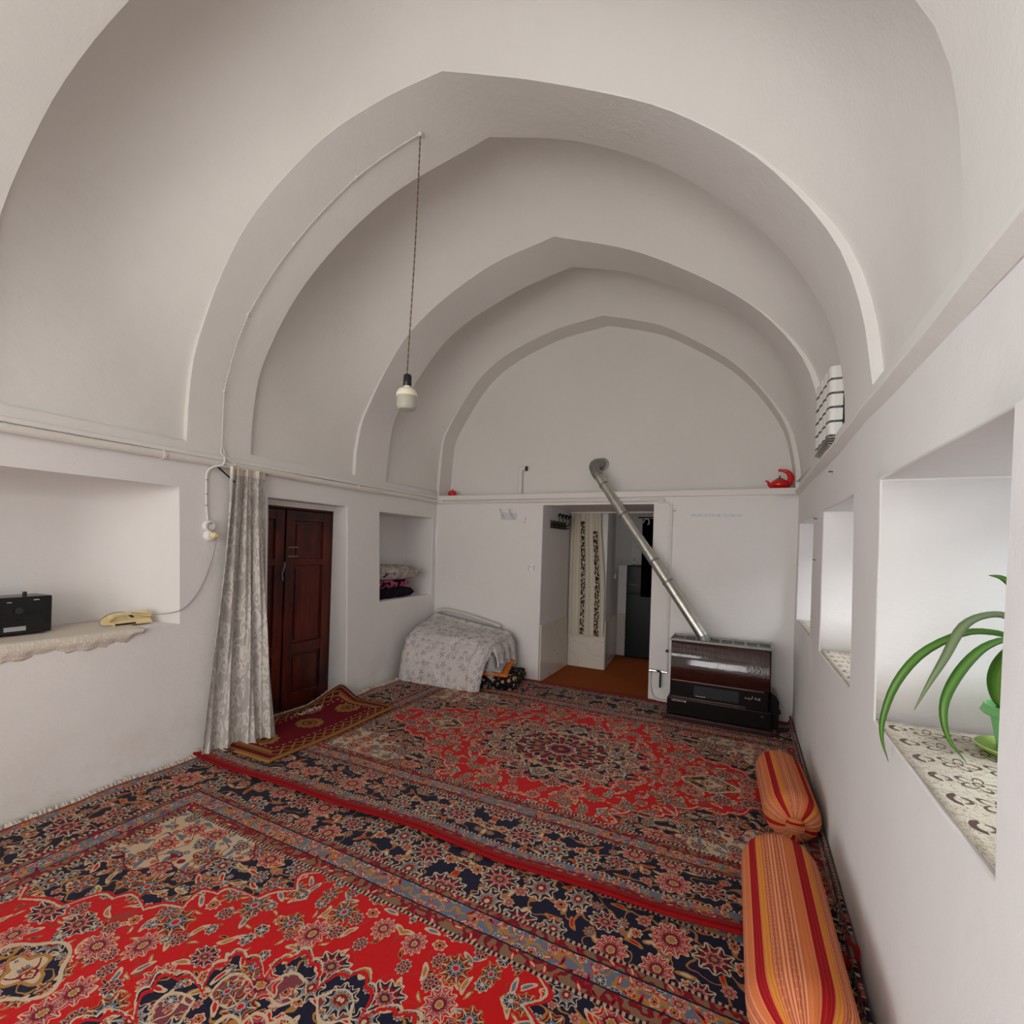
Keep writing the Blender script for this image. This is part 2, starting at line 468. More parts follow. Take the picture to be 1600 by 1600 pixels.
def m_floral_cover():
    g = G('pale grey floral cotton', .9, .1)
    u, v, _ = g.sep(g.coord('UV'))
    vo = g.voro(g.xyz(u, v), 11.0, .75)
    px, py, _ = g.sep(V(g, vo.outputs['Position'])); cr, cg, cb = g.sep(V(g, vo.outputs['Color']))
    lx = u - px; ly = v - py
    r = (lx * lx + ly * ly).sqrt(); th = g.atan2(ly, lx) + cr * 6.28
    R = ((th * 5.0).cos() * .45 + .70) * (cg * .020 + .022)
    fl = (1.0 - r / R).max(0.0).min(1.0).gt(.05) * (g.noise(g.xyz(u, v), 90, 2).gt(.44))
    vo2 = g.voro(g.xyz(u + 3.0, v), 26.0, .9)
    lf = V(g, vo2.outputs['Distance']).lt(.20) * cb.gt(.3)
    base = g.mix(g.noise(g.xyz(u, v), 3, 3), (.56, .51, .485), (.64, .59, .565))
    c = g.mix(lf * .5, base, (.34, .31, .31))
    c = g.mix(fl * .8, c, g.mix(cb.gt(.5), (.23, .205, .21), (.33, .28, .34)))
    g.color(c)
    return g.mat
M['floral'] = m_floral_cover()

def m_black_floral():
    g = G('black printed blanket', .85, .15)
    o = g.coord()
    vo = g.voro(o, 14, .9, '3D'); vo2 = g.voro(o, 40, 1, '3D')
    m = V(g, vo.outputs['Distance']).lt(.30); m2 = V(g, vo2.outputs['Distance']).lt(.22)
    c = g.mix(m, (.006, .006, .009), (.42, .20, .07)); c = g.mix(m2 * .8, c, (.6, .5, .38))
    g.color(c); return g.mat
M['black_floral'] = m_black_floral()

def m_pillow(name, base, spots, sc):
    g = G(name, .85, .12)
    o = g.coord()
    n1 = g.noise(o, sc, 2, .4, dist=1.0)
    g.color(g.ramp(n1, [(0, base)] + spots, 'CONSTANT'))
    return g.mat
M['pillow_grey'] = m_pillow('grey printed cotton', (.30, .25, .23), [(.42, (.40, .34, .32)), (.52, (.52, .45, .42)), (.60, (.33, .27, .25)), (.67, (.07, .035, .05))], 7)
M['pillow_pink'] = m_pillow('pink and black print', (.010, .006, .010), [(.46, (.42, .06, .16)), (.53, (.55, .12, .27)), (.62, (.02, .008, .015))], 9)
M['pillow_black'] = m_pillow('black print', (.008, .007, .012), [(.60, (.02, .010, .03)), (.68, (.10, .03, .05))], 14)

def m_lace():
    g = G('grey-white lace', .8, .15)
    u, v, _ = g.sep(g.coord('UV'))
    # swirling plumes, paisley eyes and a fine mesh ground
    n1 = g.noise(g.xyz(u * 1.0, v * .8), 6.5, 2, .5, out=1); a, b, _ = g.sep(n1)
    sw = ((a * 34.0).sin() * .5 + .5)
    vo = g.voro(g.xyz(u + a * .08, (v + b * .08) * .7), 9.0, .7)
    dd = V(g, vo.outputs['Distance'])
    eye = (dd * 26.0).sin().gt(.25) * dd.lt(.50)
    solid = (sw.gt(.70) + eye).min(1.0)
    mesh = ((u * 700.0).sin() * (v * 700.0).sin())
    c = g.mix(solid, g.mix(mesh.gt(0.0), (.42, .385, .35), (.50, .46, .42)), (.60, .56, .52))
    stripe = ((u * 30.0).sin() * .5 + .5) * .10
    g.color(g.mix(stripe, c, (.34, .28, .26)))
    nt = g.nt
    tr = g.n('ShaderNodeBsdfTransparent'); mx = g.n('ShaderNodeMixShader')
    g.put(mx.inputs[0], (1.0 - solid) * mesh.gt(.35) * .45)
    nt.links.new(g.b.outputs[0], mx.inputs[1]); nt.links.new(tr.outputs[0], mx.inputs[2])
    nt.links.new(mx.outputs[0], nt.nodes['Material Output'].inputs[0])
    g.bump(solid, .3, .002)
    return g.mat
M['lace'] = m_lace()

def m_shelf_lace():
    g = G('cream crochet', .9, .1)
    o = g.coord(); n1 = g.noise(o, 45, 3, .6); vo = g.voro(o, 70, .5, '3D')
    g.color(g.mix(V(g, vo.outputs['Distance']).gt(.42), (.72, .65, .56), (.66, .585, .49)))
    g.bump(n1 + V(g, vo.outputs['Distance']), .5, .004)
    return g.mat
M['shelf_lace'] = m_shelf_lace()

def m_hall_curtain():
    g = G('cream curtain with dark leaf print', .85, .1)
    u, v, _ = g.sep(g.coord('UV'))       # u 0..1 across flat cloth, v metres up
    n1 = g.noise(g.xyz(u * 1.2, v), 26, 3, .6); n2 = g.noise(g.xyz(u * 1.2 + 5.0, v), 60, 2, .5)
    s1 = (u - .40).abs().lt(.055) * v.lt(1.42); s2 = (u - .80).abs().lt(.06) * v.lt(1.30)
    m = (s1 + s2).min(1.0) * (n1 * .7 + n2 * .3).gt(.475)
    g.color(g.mix(m, (.64, .59, .48), (.045, .018, .012)))
    return g.mat
M['hall_curtain'] = m_hall_curtain()

def m_sill_cloth():
    g = G('beige oilcloth with brown flowers', .35, .4)
    u, v, _ = g.sep(g.coord('UV'))       # metres: u across the sill, v along the wall
    vv = v * 8.0 + u * .35
    row = (vv.fract() - .5); ft = u * 10.5 + .3
    cu = ft.fract() - .5
    r = ((cu * .75) * (cu * .75) + (row * 1.1) * (row * 1.1)).sqrt(); th = g.atan2(row, cu)
    R = (th * 2.5).cos().abs() * .22 + .13
    ln = ((r - R).abs().lt(.038) + (r - .07).abs().lt(.025)) * u.gt(.048)
    wave = (row - (ft * 3.14).sin() * .32).abs().lt(.028)
    nz = g.noise(g.xyz(u, v), 38, 3, .6)
    twig = (nz - .5).abs().lt(.016)
    base = g.mix(g.noise(g.xyz(u, v), 9, 2), (.52, .45, .35), (.63, .57, .47))
    c = g.mix(twig * .7, base, (.20, .13, .08))
    c = g.mix(wave * .55, c, (.34, .27, .17))
    c = g.mix(ln.min(1.0) * .95, c, (.075, .035, .025))
    cr_ = ((u - .052) * (u - .052) + (row * .125) * (row * .125)).sqrt()
    c = g.mix((cr_ - .026).abs().lt(.0065) * u.lt(.042), c, (.075, .03, .025))
    g.color(c)
    return g.mat
M['sill_cloth'] = m_sill_cloth()

def m_leaf():
    g = G('spider plant leaf', .4, .4)
    u, v, _ = g.sep(g.coord('UV'))
    mid = (1.0 - (u - .5).abs() * 3.0).max(0.0)
    c = g.mix(mid, (.045, .15, .012), (.13, .27, .035))
    c = g.mix((u * 40.0).sin() * .15 + .15, c, (.03, .09, .01))
    g.color(c); g.b.inputs['Subsurface Weight'].default_value = 0.0
    g.b.inputs['Transmission Weight'].default_value = .0
    return g.mat
M['leaf'] = m_leaf()
def m_leaf_pale():
    g = G('faded spider plant leaf', .45, .4)
    u, v, _ = g.sep(g.coord('UV'))
    g.color(g.mix((1.0 - (u - .5).abs() * 2.6).max(0.0), (.12, .17, .07), (.20, .25, .12)))
    return g.mat
M['leaf_pale'] = m_leaf_pale()
M['pot'] = plain('mint green plastic', (.14, .40, .13), .4, .4, var=.05)
M['saucer'] = plain('lime green plastic', (.36, .52, .10), .4, .4, var=.05)

# ------------------------------------------------------------------ mesh helper
class MB:
    def __init__(s): s.v, s.f, s.uv = [], [], []
    def add(s, vs, fs, uvs=None):
        o = len(s.v); s.v += [Vector(p) for p in vs]
        s.f += [tuple(i + o for i in f) for f in fs]
        s.uv += list(uvs) if uvs else [(0, 0)] * len(vs)
        return s
    def box(s, x0, x1, y0, y1, z0, z1, rot=0, c=None):
        vs = [Vector((x, y, z)) for z in (z0, z1) for y in (y0, y1) for x in (x0, x1)]
        if rot:
            c = Vector(c or ((x0 + x1) / 2, (y0 + y1) / 2, 0)); R = Matrix.Rotation(rot, 3, 'Z')
            vs = [c + R @ (p - c) for p in vs]
        return s.add(vs, [(0, 2, 3, 1), (4, 5, 7, 6), (0, 1, 5, 4), (2, 6, 7, 3), (0, 4, 6, 2), (1, 3, 7, 5)])
    def grid(s, fn, nu, nv, uvfn=None, closeu=False):
        vs, uvs, fs = [], [], []
        for j in range(nv + 1):
            for i in range(nu + (0 if closeu else 1)):
                vs.append(fn(i / nu, j / nv)); uvs.append(uvfn(i / nu, j / nv) if uvfn else (i / nu, j / nv))
        k = nu if closeu else nu + 1
        for j in range(nv):
            for i in range(nu):
                a = j * k + i; b = j * k + (i + 1) % k
                fs.append((a, b, b + k, a + k))
        return s.add(vs, fs, uvs)
    def tube(s, pts, r, n=10, caps=True):
        pts = [Vector(p) for p in pts]; rs = r if isinstance(r, (list, tuple)) else [r] * len(pts)
        rings = []; prev = None
        for i, p in enumerate(pts):
            t = (pts[min(i + 1, len(pts) - 1)] - pts[max(i - 1, 0)]).normalized()
            if prev is None:
                a = Vector((0, 0, 1)) if abs(t.z) < .9 else Vector((1, 0, 0))
                nx = t.cross(a).normalized()
            else:
                nx = (prev - t * prev.dot(t)).normalized()
            prev = nx; ny = t.cross(nx)
            rings.append([p + (nx * cos(2 * pi * k / n) + ny * sin(2 * pi * k / n)) * rs[i] for k in range(n)])
        vs = [q for ring in rings for q in ring]; fs = []
        for i in range(len(pts) - 1):
            for k in range(n):
                a = i * n + k; b = i * n + (k + 1) % n
                fs.append((a, b, b + n, a + n))
        if caps: fs += [tuple(range(n))[::-1], tuple((len(pts) - 1) * n + k for k in range(n))]
        return s.add(vs, fs)
    def lathe(s, prof, c, axis=(0, 0, 1), n=24, squash=1):
        ax = Vector(axis).normalized(); a = Vector((1, 0, 0)) if abs(ax.x) < .9 else Vector((0, 1, 0))
        nx = (a - ax * a.dot(ax)).normalized(); ny = ax.cross(nx); c = Vector(c)
        vs = [c + ax * h + (nx * cos(2 * pi * k / n) + ny * squash * sin(2 * pi * k / n)) * r for r, h in prof for k in range(n)]
        fs = []
        for i in range(len(prof) - 1):
            for k in range(n):
                p, q = i * n + k, i * n + (k + 1) % n
                fs.append((p, q, q + n, p + n))
        if prof[0][0] > 1e-4: fs.append(tuple(range(n))[::-1])
        if prof[-1][0] > 1e-4: fs.append(tuple((len(prof) - 1) * n + k for k in range(n)))
        return s.add(vs, fs)
    def build(s, name, mat, parent=None, smooth=False, bevel=0, sub=0, solid=0, weld=False, origin=None, angle=40, flip=False):
        base = Vector((0, 0, 0))
        if parent is not None: base = Vector(parent['_o'])
        elif origin is not None: base = Vector(origin)
        elif origin is None:
            xs = [p.x for p in s.v]; ys = [p.y for p in s.v]; zs = [p.z for p in s.v]
            base = Vector(((min(xs) + max(xs)) / 2, (min(ys) + max(ys)) / 2, min(zs)))
        me = bpy.data.meshes.new(name)
        me.from_pydata([p - base for p in s.v], [], s.f)
        uvl = me.uv_layers.new(name='UVMap')
        for lp in me.loops: uvl.data[lp.index].uv = s.uv[lp.vertex_index]
        bm = bmesh.new(); bm.from_mesh(me)
        if weld: bmesh.ops.remove_doubles(bm, verts=bm.verts, dist=1e-4)
        bmesh.ops.recalc_face_normals(bm, faces=bm.faces)
        if flip: bmesh.ops.reverse_faces(bm, faces=bm.faces)
        bm.to_mesh(me); bm.free()
        me.materials.append(mat)
        if smooth:
            for p in me.polygons: p.use_smooth = True
            if angle < 180:
                try: me.set_sharp_from_angle(angle=radians(angle))
                except Exception: pass
        o = bpy.data.objects.new(name, me); COL.objects.link(o)
        if parent is not None: o.parent = parent
        else: o.location = base
        o['_o'] = tuple(base) if parent is None else tuple(parent['_o'])
        if solid:
            m = o.modifiers.new('thickness', 'SOLIDIFY'); m.thickness = solid; m.offset = 0
        if bevel:
            m = o.modifiers.new('bevel', 'BEVEL'); m.width = bevel; m.segments = 2; m.limit_method = 'ANGLE'; m.angle_limit = radians(35)
        if sub:
            m = o.modifiers.new('subdivision', 'SUBSURF'); m.levels = sub; m.render_levels = sub
        return o

def tag(o, label=None, cat=None, group=None, kind=None):
    if label: o['label'] = label
    if cat: o['category'] = cat
    if group: o['group'] = group
    if kind: o['kind'] = kind
    return o
def thing(name, label, cat, loc, group=None):
    o = bpy.data.objects.new(name, None); COL.objects.link(o); o.location = loc; o['_o'] = tuple(loc)
    o.empty_display_size = .05
    return tag(o, label, cat, group)
def struct(o, label=None, cat=None):
    o['kind'] = 'structure'
    if label: o['label'] = label
    if cat: o['category'] = cat
    return o
def smooth01(t): t = max(0, min(1, t)); return t * t * (3 - 2 * t)
def spline(pts, n):
    """points along a Catmull-Rom curve"""
    P = [Vector(p) for p in pts]; P = [P[0] * 2 - P[1]] + P + [P[-1] * 2 - P[-2]]
    out = []; seg = len(P) - 3
    for i in range(n + 1):
        t = i / n * seg; k = min(int(t), seg - 1); t -= k
        a, b, c, d = P[k:k + 4]
        out.append(.5 * ((2 * b) + (c - a) * t + (2 * a - 5 * b + 4 * c - d) * t * t + (3 * b - a - 3 * c + d) * t ** 3))
    return out
def hsh(a, b=0.0):
    return sin(a * 12.9898 + b * 78.233) * 43758.5453 % 1.0
def wob(x, y, s=1.0):
    return (sin(x * 3.1 * s + 1.3) * cos(y * 2.7 * s + .4) + .5 * sin(x * 7.3 * s + y * 5.1 * s) + .25 * sin(x * 15.1 * s - y * 12.7 * s + 2)) / 1.75

# ------------------------------------------------------------------ the room
L, R, D, DT = -3.42, .41, 4.8, 5.05       # left wall, right wall, end wall, end tympanum
BACK = -2.4
LEDGE = 2.06
def resample(pts, n):
    P = [Vector((a, b)) for a, b in pts]
    P = spline([(p.x, p.y, 0) for p in P], 200)
    ln = [0]
    for a, b in zip(P, P[1:]): ln.append(ln[-1] + (b - a).length)
    out = []
    for i in range(n + 1):
        t = ln[-1] * i / n; k = 0
        while k < len(ln) - 2 and ln[k + 1] < t: k += 1
        f = (t - ln[k]) / max(1e-9, ln[k + 1] - ln[k])
        q = P[k].lerp(P[k + 1], f); out.append((q.x, q.y))
    return out
NH = 26
SP = 2.145
def arch(left, right, yl, yr):
    """left: spring to apex, right: apex to spring; a curve of 3-D points with its own skew in Y"""
    c = resample(left, NH) + resample(right, NH)[1:]
    return [Vector((x, yl + (yr - yl) * (x - L) / (R - L), z)) for x, z in c]
Lb = [(-3.42, SP), (-3.412, 2.40), (-3.375, 2.70), (-3.277, 2.948), (-3.108, 3.258), (-2.832, 3.569), (-2.33, 3.86), (-1.88, 3.965), (-1.50, 3.99)]
Rb = [(-1.50, 3.99), (-1.22, 3.87), (-.929, 3.737), (-.474, 3.496), (-.206, 3.303), (.04, 3.065), (.267, 2.732), (.366, 2.444), (.41, SP)]
Lc = [(-3.42, SP), (-3.40, 2.50), (-3.299, 2.867), (-2.917, 3.385), (-2.268, 3.82), (-1.496, 4.04)]
Rc = [(-1.496, 4.04), (-.945, 3.86), (-.411, 3.55), (.06, 3.10), (.318, 2.676), (.395, 2.36), (.41, SP)]
Ld = [(-3.42, SP), (-3.40, 2.44), (-3.286, 2.79), (-2.824, 3.438), (-2.103, 3.846), (-1.441, 3.99)]
Rd = [(-1.441, 3.99), (-.757, 3.702), (-.103, 3.262), (.247, 2.867), (.385, 2.518), (.41, SP)]
Le = [(-3.42, SP), (-3.37, 2.62), (-3.265, 2.895), (-2.705, 3.541), (-2.017, 3.855), (-1.444, 3.99)]
Re = [(-1.444, 3.99), (-.847, 3.791), (-.112, 3.335), (.24, 2.89), (.38, 2.52), (.41, SP)]
Lf = [(-3.40, SP), (-3.37, 2.60), (-3.29, 2.91), (-2.781, 3.55), (-2.061, 3.860), (-1.40, 3.945)]
Rf = [(-1.40, 3.945), (-1.05, 3.83), (-.70, 3.674), (-.122, 3.246), (.253, 2.737), (.365, 2.35), (.384, SP)]
La = [(-3.42, SP), (-3.40, 2.55), (-3.258, 3.004), (-2.973, 3.359), (-2.705, 3.569), (-2.30, 3.75), (-1.50, 3.99)]
Ra = [(-1.50, 3.99), (-1.1, 3.83), (-.70, 3.63), (-.20, 3.30), (.15, 2.98), (.33, 2.72), (.39, 2.50), (.41, SP)]
A0 = arch(La, Ra, .46, .91); A1 = arch(La, Ra, .90, 1.35)
B0 = arch(Lb, Rb, 1.88, 2.166); B1 = arch(Lc, Rc, 2.344, 2.71)
C0 = arch(Ld, Rd, 3.425, 3.55); C1 = arch(Le, Re, 3.863, 4.0)
E0 = arch(Lf, Rf, 4.8, 4.8); E1 = [Vector((p.x, DT, p.z)) for p in E0]
Z0 = arch(La, Ra, -1.05, -.75); Z1 = arch(La, Ra, -.60, -.20)
K1 = [Vector((p.x, BACK, p.z)) for p in A0]

g_ceiling = MB()
def soffit(c0, c1):
    n = len(c0) - 1
    g_ceiling.grid(lambda u, v: c0[round(u * n)].lerp(c1[round(v * 0 + u * n)], v), n, 2)
CEN = Vector((-1.5, 0, 2.15))
def bay(c0, c1, amp=.25, step=.038, nv=22, bl=.05):
    n = len(c0) - 1
    def out(p):
        d = Vector((p.x - CEN.x, 0, p.z - CEN.z)); return d.normalized()
    def pt(i, v):
        p = c0[i].lerp(c1[i], v)
        h = smooth01((p.z - 2.25) / 1.5)
        e = 1 - (2 * v - 1) ** 2
        q = out(p)
        st = .004 + (step - .004) * (1 - smooth01((p.z - 2.35) / 1.0))
        return p + q * (st + amp * h * e + .012 * wob(p.y * .8, p.z * .6 + p.x) * e)
    g_ceiling.grid(lambda u, v: pt(round(u * n), v), n, nv)
    for c, v in ((c0, 0), (c1, 1)):                    # the small face of each rib
        g_ceiling.grid(lambda u, w_: c[round(u * n)].lerp(pt(round(u * n), v), w_), n, 1)
    for i in (0, n):                                    # the sill under each recessed panel
        g_ceiling.grid(lambda u, w_: c0[i].lerp(c1[i], u).lerp(pt(i, u), w_), nv, 1)
bay(K1, Z0); soffit(Z0, Z1); bay(Z1, A0); soffit(A0, A1); bay(A1, B0); soffit(B0, B1); bay(B1, C0); soffit(C0, C1); bay(C1, E0, .26); soffit(E0, E1)
for X in (L, R):                                        # band between ledge and springing
    ys = [BACK, D, DT]
    g_ceiling.grid(lambda u, v: Vector((X, BACK + (DT - BACK) * u, LEDGE + (SP - LEDGE) * v)), 40, 1)
ceil = struct(g_ceiling.build('ceiling', M['plaster'], smooth=True, angle=38, origin=(0, 0, 0), weld=True), 'whitewashed pointed vault of recessed bays and broad arch ribs')
m_ = ceil.modifiers.new('bevel', 'BEVEL'); m_.width = .006; m_.segments = 2; m_.limit_method = 'ANGLE'; m_.angle_limit = radians(40)

def holed(mb, us, vs_, holes, P, skip_back=None):
    """a wall sheet in (u,v) with rectangular holes; P(u,v,depth) gives the point"""
    U = sorted(set(us + [h[0] for h in holes] + [h[1] for h in holes]))
    W_ = sorted(set(vs_ + [h[2] for h in holes] + [h[3] for h in holes]))
    def fine(A, st):
        o = [A[0]]
        for a in A[1:]:
            k = max(1, int(math.ceil((a - o[-1]) / st))); b = o[-1]
            o += [b + (a - b) * i / k for i in range(1, k + 1)]
        return o
    U = fine(U, .25); W_ = fine(W_, .25)
    for a, b in zip(U, U[1:]):
        for c, d in zip(W_, W_[1:]):
            cu, cv = (a + b) / 2, (c + d) / 2
            if any(h[0] < cu < h[1] and h[2] < cv < h[3] for h in holes): continue
            mb.add([P(a, c, 0), P(b, c, 0), P(b, d, 0), P(a, d, 0)], [(0, 1, 2, 3)])
    for h in holes:
        u0, u1, v0, v1, dep, back = h[:6]
        vb = h[6] if len(h) > 6 else 0
        Uh = [u for u in U if u0 - 1e-6 <= u <= u1 + 1e-6]; Vh = [v for v in W_ if v0 - 1e-6 <= v <= v1 + 1e-6]
        sides = ['b', 't', 'l', 'r']
        for a, b in zip(Uh, Uh[1:]):
            mb.add([P(a, v1, 0), P(b, v1, 0), P(b, v1, dep), P(a, v1, dep)], [(0, 1, 2, 3)])
            if v0 > 0.001: mb.add([P(a, v0, 0), P(b, v0, 0), P(b, v0, dep), P(a, v0, dep)], [(0, 1, 2, 3)])
        for c, d in zip(Vh, Vh[1:]):
            for uu in (u0, u1): mb.add([P(uu, c, 0), P(uu, d, 0), P(uu, d, dep), P(uu, c, dep)], [(0, 1, 2, 3)])
        if back:
            for a, b in zip(Uh, Uh[1:]):
                for c, d in zip(Vh, Vh[1:]):
                    mb.add([P(a, c, dep), P(b, c, dep), P(b, d, dep), P(a, d, dep)], [(0, 1, 2, 3)])
def batter(y): return .135 - .055 * smooth01((y - 2.1) / .4) - .08 * smooth01((y - 3.8) / .9)
def PL(y, z, dep):
    x = L + batter(y) * (1 - z / LEDGE) + .010 * wob(y, z)
    return Vector((x - dep if dep == 0 else L - dep, y, z))
mb = MB()
holed(mb, [BACK, D], [0, LEDGE], [(-2.15, -.55, 0, 2.0, .45, False), (-.15, 1.835, .915, 1.83, 0, False), (2.50, 3.325, 0, 1.83, .19, False), (3.78, 4.72, .885, 1.815, .42, True)], PL)
struct(mb.build('wall_left', M['plaster_low'], weld=True, smooth=True, angle=35, bevel=.010, origin=(0, 0, 0)))
def niche(u, v):
    y, z = -.15 + 1.985 * u, .915 + .915 * v
    a = max(0, min(1, (1.835 - y) / .42)); b = max(0, min(1, (y + .15) / .42)); c = max(0, min(1, (1.83 - z) / .16))
    d = (1 - (1 - a) ** 2.2) ** .5 * (1 - (1 - b) ** 2.2) ** .5 * (1 - (1 - c) ** 2.4) ** .55
    p = PL(y, z, 0); return Vector((p.x + (L - .44 - p.x) * d, y, z))
mb = MB().grid(niche, 70, 40)
mb.grid(lambda u, v: PL(-.15 + 1.985 * u, .915, 0).lerp(niche(u, 0), v), 70, 4)
struct(mb.build('wall_left_niche', M['plaster_low'], smooth=True, angle=50, weld=True, origin=(0, 0, 0)))
def wall_x(y, z): return PL(y, z, 0).x
def PR(y, z, dep): return Vector((R + dep + (.006 * wob(y + 3, z) if dep == 0 else 0), y, z))
WIN = [(1.12, 2.005, .945, 1.77), (2.43, 3.30, .945, 1.765), (3.75, 4.685, .95, 1.775)]
mb = MB()
holed(mb, [BACK, D], [0, LEDGE], [(a, b, c, d, .62, False) for a, b, c, d in WIN], PR)
struct(mb.build('wall_right', M['plaster_low'], weld=True, smooth=True, angle=35, bevel=.008, origin=(0, 0, 0)))
def PE(x, z, dep): return Vector((x, D + dep, z))
mb = MB()
holed(mb, [L, R], [0, 2.095], [(-2.005, -.82, 0, 1.965, .95, False)], PE)
mb.grid(lambda u, v: Vector((L + (R - L) * u, D + (DT - D) * v, 2.095)), 12, 2)
struct(mb.build('wall_end', M['plaster_low'], weld=True, smooth=True, angle=35, bevel=.006, origin=(0, 0, 0)))
# tympanum under the end arch
mb = MB(); n = len(E1) - 1
vs = [Vector((E1[i].x, DT, 2.095)) for i in range(n + 1)] + [Vector((p.x, DT, p.z + .01)) for p in E1]
mb.add(vs, [(i, i + 1, n + 2 + i, n + 1 + i) for i in range(n)])
struct(mb.build('wall_end_tympanum', M['plaster'], origin=(0, 0, 0)))
mb = MB().box(.3835, R + .03, D - .001, DT + .01, 2.09, SP + .004).box(L - .03, -3.3995, D - .001, DT + .01, 2.09, SP + .004)
struct(mb.build('wall_end_springers', M['plaster'], origin=(0, 0, 0)))
# rear wall (behind the camera) with its two glazed doors and a fanlight
mb = MB()
REAR = [(-3.1, -1.6, 0, 2.3, .2, False), (-1.05, .15, .7, 2.2, .2, False), (-2.2, -.8, 2.65, 3.45, .2, False)]
holed(mb, [L, R], [0, 4.3], REAR, lambda x, z, dep: Vector((x, BACK - dep, z)))
struct(mb.build('wall_back', M['plaster'], origin=(0, 0, 0)))
def glazing(name, x0, x1, z0, z1, y, nx, nz, horiz='x'):
    root = bpy.data.objects.new(name, None); COL.objects.link(root); struct(root)
    cen = (y, (x0 + x1) / 2, z0) if horiz == 'y' else ((x0 + x1) / 2, y, z0)
    root.location = cen; root['_o'] = cen
    def B(m, a, b, c, d, t0, t1):
        if horiz == 'y': m.box(y + t0, y + t1, a, b, c, d)
        else: m.box(a, b, y + t0, y + t1, c, d)
    fr = MB(); w_ = .045
    B(fr, x0, x0 + w_, z0, z1, -.03, .03); B(fr, x1 - w_, x1, z0, z1, -.03, .03)
    B(fr, x0 + w_, x1 - w_, z0, z0 + w_, -.03, .03); B(fr, x0 + w_, x1 - w_, z1 - w_, z1, -.03, .03)
    for i in range(1, nx):
        c = x0 + (x1 - x0) * i / nx; B(fr, c - .015, c + .015, z0 + w_, z1 - w_, -.02, .02)
    for j in range(1, nz):
        c = z0 + (z1 - z0) * j / nz; B(fr, x0 + w_, x1 - w_, c - .015, c + .015, -.018, .018)
    fr.build('frame', M['white_paint'], root)
    for i in range(nx):
        for j in range(nz):
            m = MB(); a = x0 + (x1 - x0) * i / nx + .012; b = x0 + (x1 - x0) * (i + 1) / nx - .012
            c = z0 + (z1 - z0) * j / nz + .012; d = z0 + (z1 - z0) * (j + 1) / nz - .012
            B(m, a, b, c, d, -.003, .003); m.build('pane', M['pane'], root)
    return root
for i, (a, b, c, d) in enumerate(WIN): glazing('window_%d' % (i + 1), a, b, c, d, R + .59, 2, 1, 'y')
glazing('door_4', -2.15, -.55, 0, 2.0, L - .40, 2, 3, 'y')
glazing('door_3', -3.1, -1.6, 0, 2.3, BACK - .15, 2, 3)
glazing('window_4', -1.05, .15, .7, 2.2, BACK - .15, 2, 2)
glazing('window_5', -2.2, -.8, 2.65, 3.45, BACK - .15, 3, 1)
# floor and the ground outside
struct(MB().box(L - .6, R + .65, BACK - .3, 8.6, -.06, 0).build('floor', M['floor'], origin=(0, 0, 0)))
# cornice trims above the lower walls
def trim(name, x0, x1, y0, y1, z0, z1):
    return struct(MB().box(x0, x1, y0, y1, z0, z1).build(name, M['trim'], bevel=.008))
trim('trim_1', L - .02, L + .022, BACK, D, 2.052, 2.085)
mb = MB(); sec = [(R + .02, 2.020), (R + .001, 2.022), (R - .034, 2.052), (R - .036, 2.062), (R - .004, 2.080), (R + .02, 2.085)]; ny_ = 60
mb.grid(lambda u, v: (lambda q, y: Vector((q[0] + .003 * wob(y * 2, 1), y, q[1] + .004 * wob(y * 1.7, 5))))(sec[round(v * 5)], BACK + (D - BACK) * u), ny_, 5)
struct(mb.build('trim_2', M['plaster'], smooth=True, angle=25))
trim('trim_3', L, R, D - .022, D + .05, 2.035, 2.095)

# ------------------------------------------------------------------ hall behind the doorway
mb = MB()                                                  # pier beside the passage
mb.add([(x, y, z) for z in (0, 2.15) for x, y in ((-2.06, 5.75), (-1.525, 5.75), (-1.612, 6.78), (-2.06, 6.78))], [(0, 3, 2, 1), (4, 5, 6, 7), (0, 1, 5, 4), (1, 2, 6, 5), (2, 3, 7, 6), (3, 0, 4, 7)])
struct(mb.build('wall_hall_pier', M['plaster'], bevel=.006))
mb = MB(); mb.box(-2.15, .75, 7.6, 7.7, 0, 2.6); mb.box(-1.72, -1.62, 6.75, 7.6, 0, 2.6)
struct(mb.build('wall_hall_far', M['plaster'], origin=(0, 0, 0)))
mb = MB(); mb.box(.65, .75, D + .2, 6.85, 0, 2.6); mb.box(.65, .75, 7.45, 7.6, 0, 2.6); mb.box(.65, .75, 6.85, 7.45, 0, 1.0); mb.box(.65, .75, 6.85, 7.45, 2.0, 2.6)
struct(mb.build('wall_hall_right', M['plaster'], origin=(0, 0, 0)))
struct(MB().box(-2.15, .75, 5.75, 7.7, 2.15, 2.3).build('ceiling_hall', M['plaster'], origin=(0, 0, 0)))
struct(MB().box(-.82, .75, 5.2, 5.3, 0, 2.3).build('wall_hall_near', M['plaster'], origin=(0, 0, 0)))
glazing('window_6', 6.85, 7.45, 1.0, 2.0, .70, 1, 1, 'y')  # unseen window, put in to go with the added hall lamp
struct(MB().box(-2.005, -.82, 5.70, 5.78, 1.955, 2.15).build('trim_4', M['white_paint']))
tag(MB().box(-2.0, .6, 4.79, 7.6, .001, .012).build('hall_carpet', M['carpet_plain']), 'plain rust-orange carpet on the passage floor beyond the doorway', 'carpet')
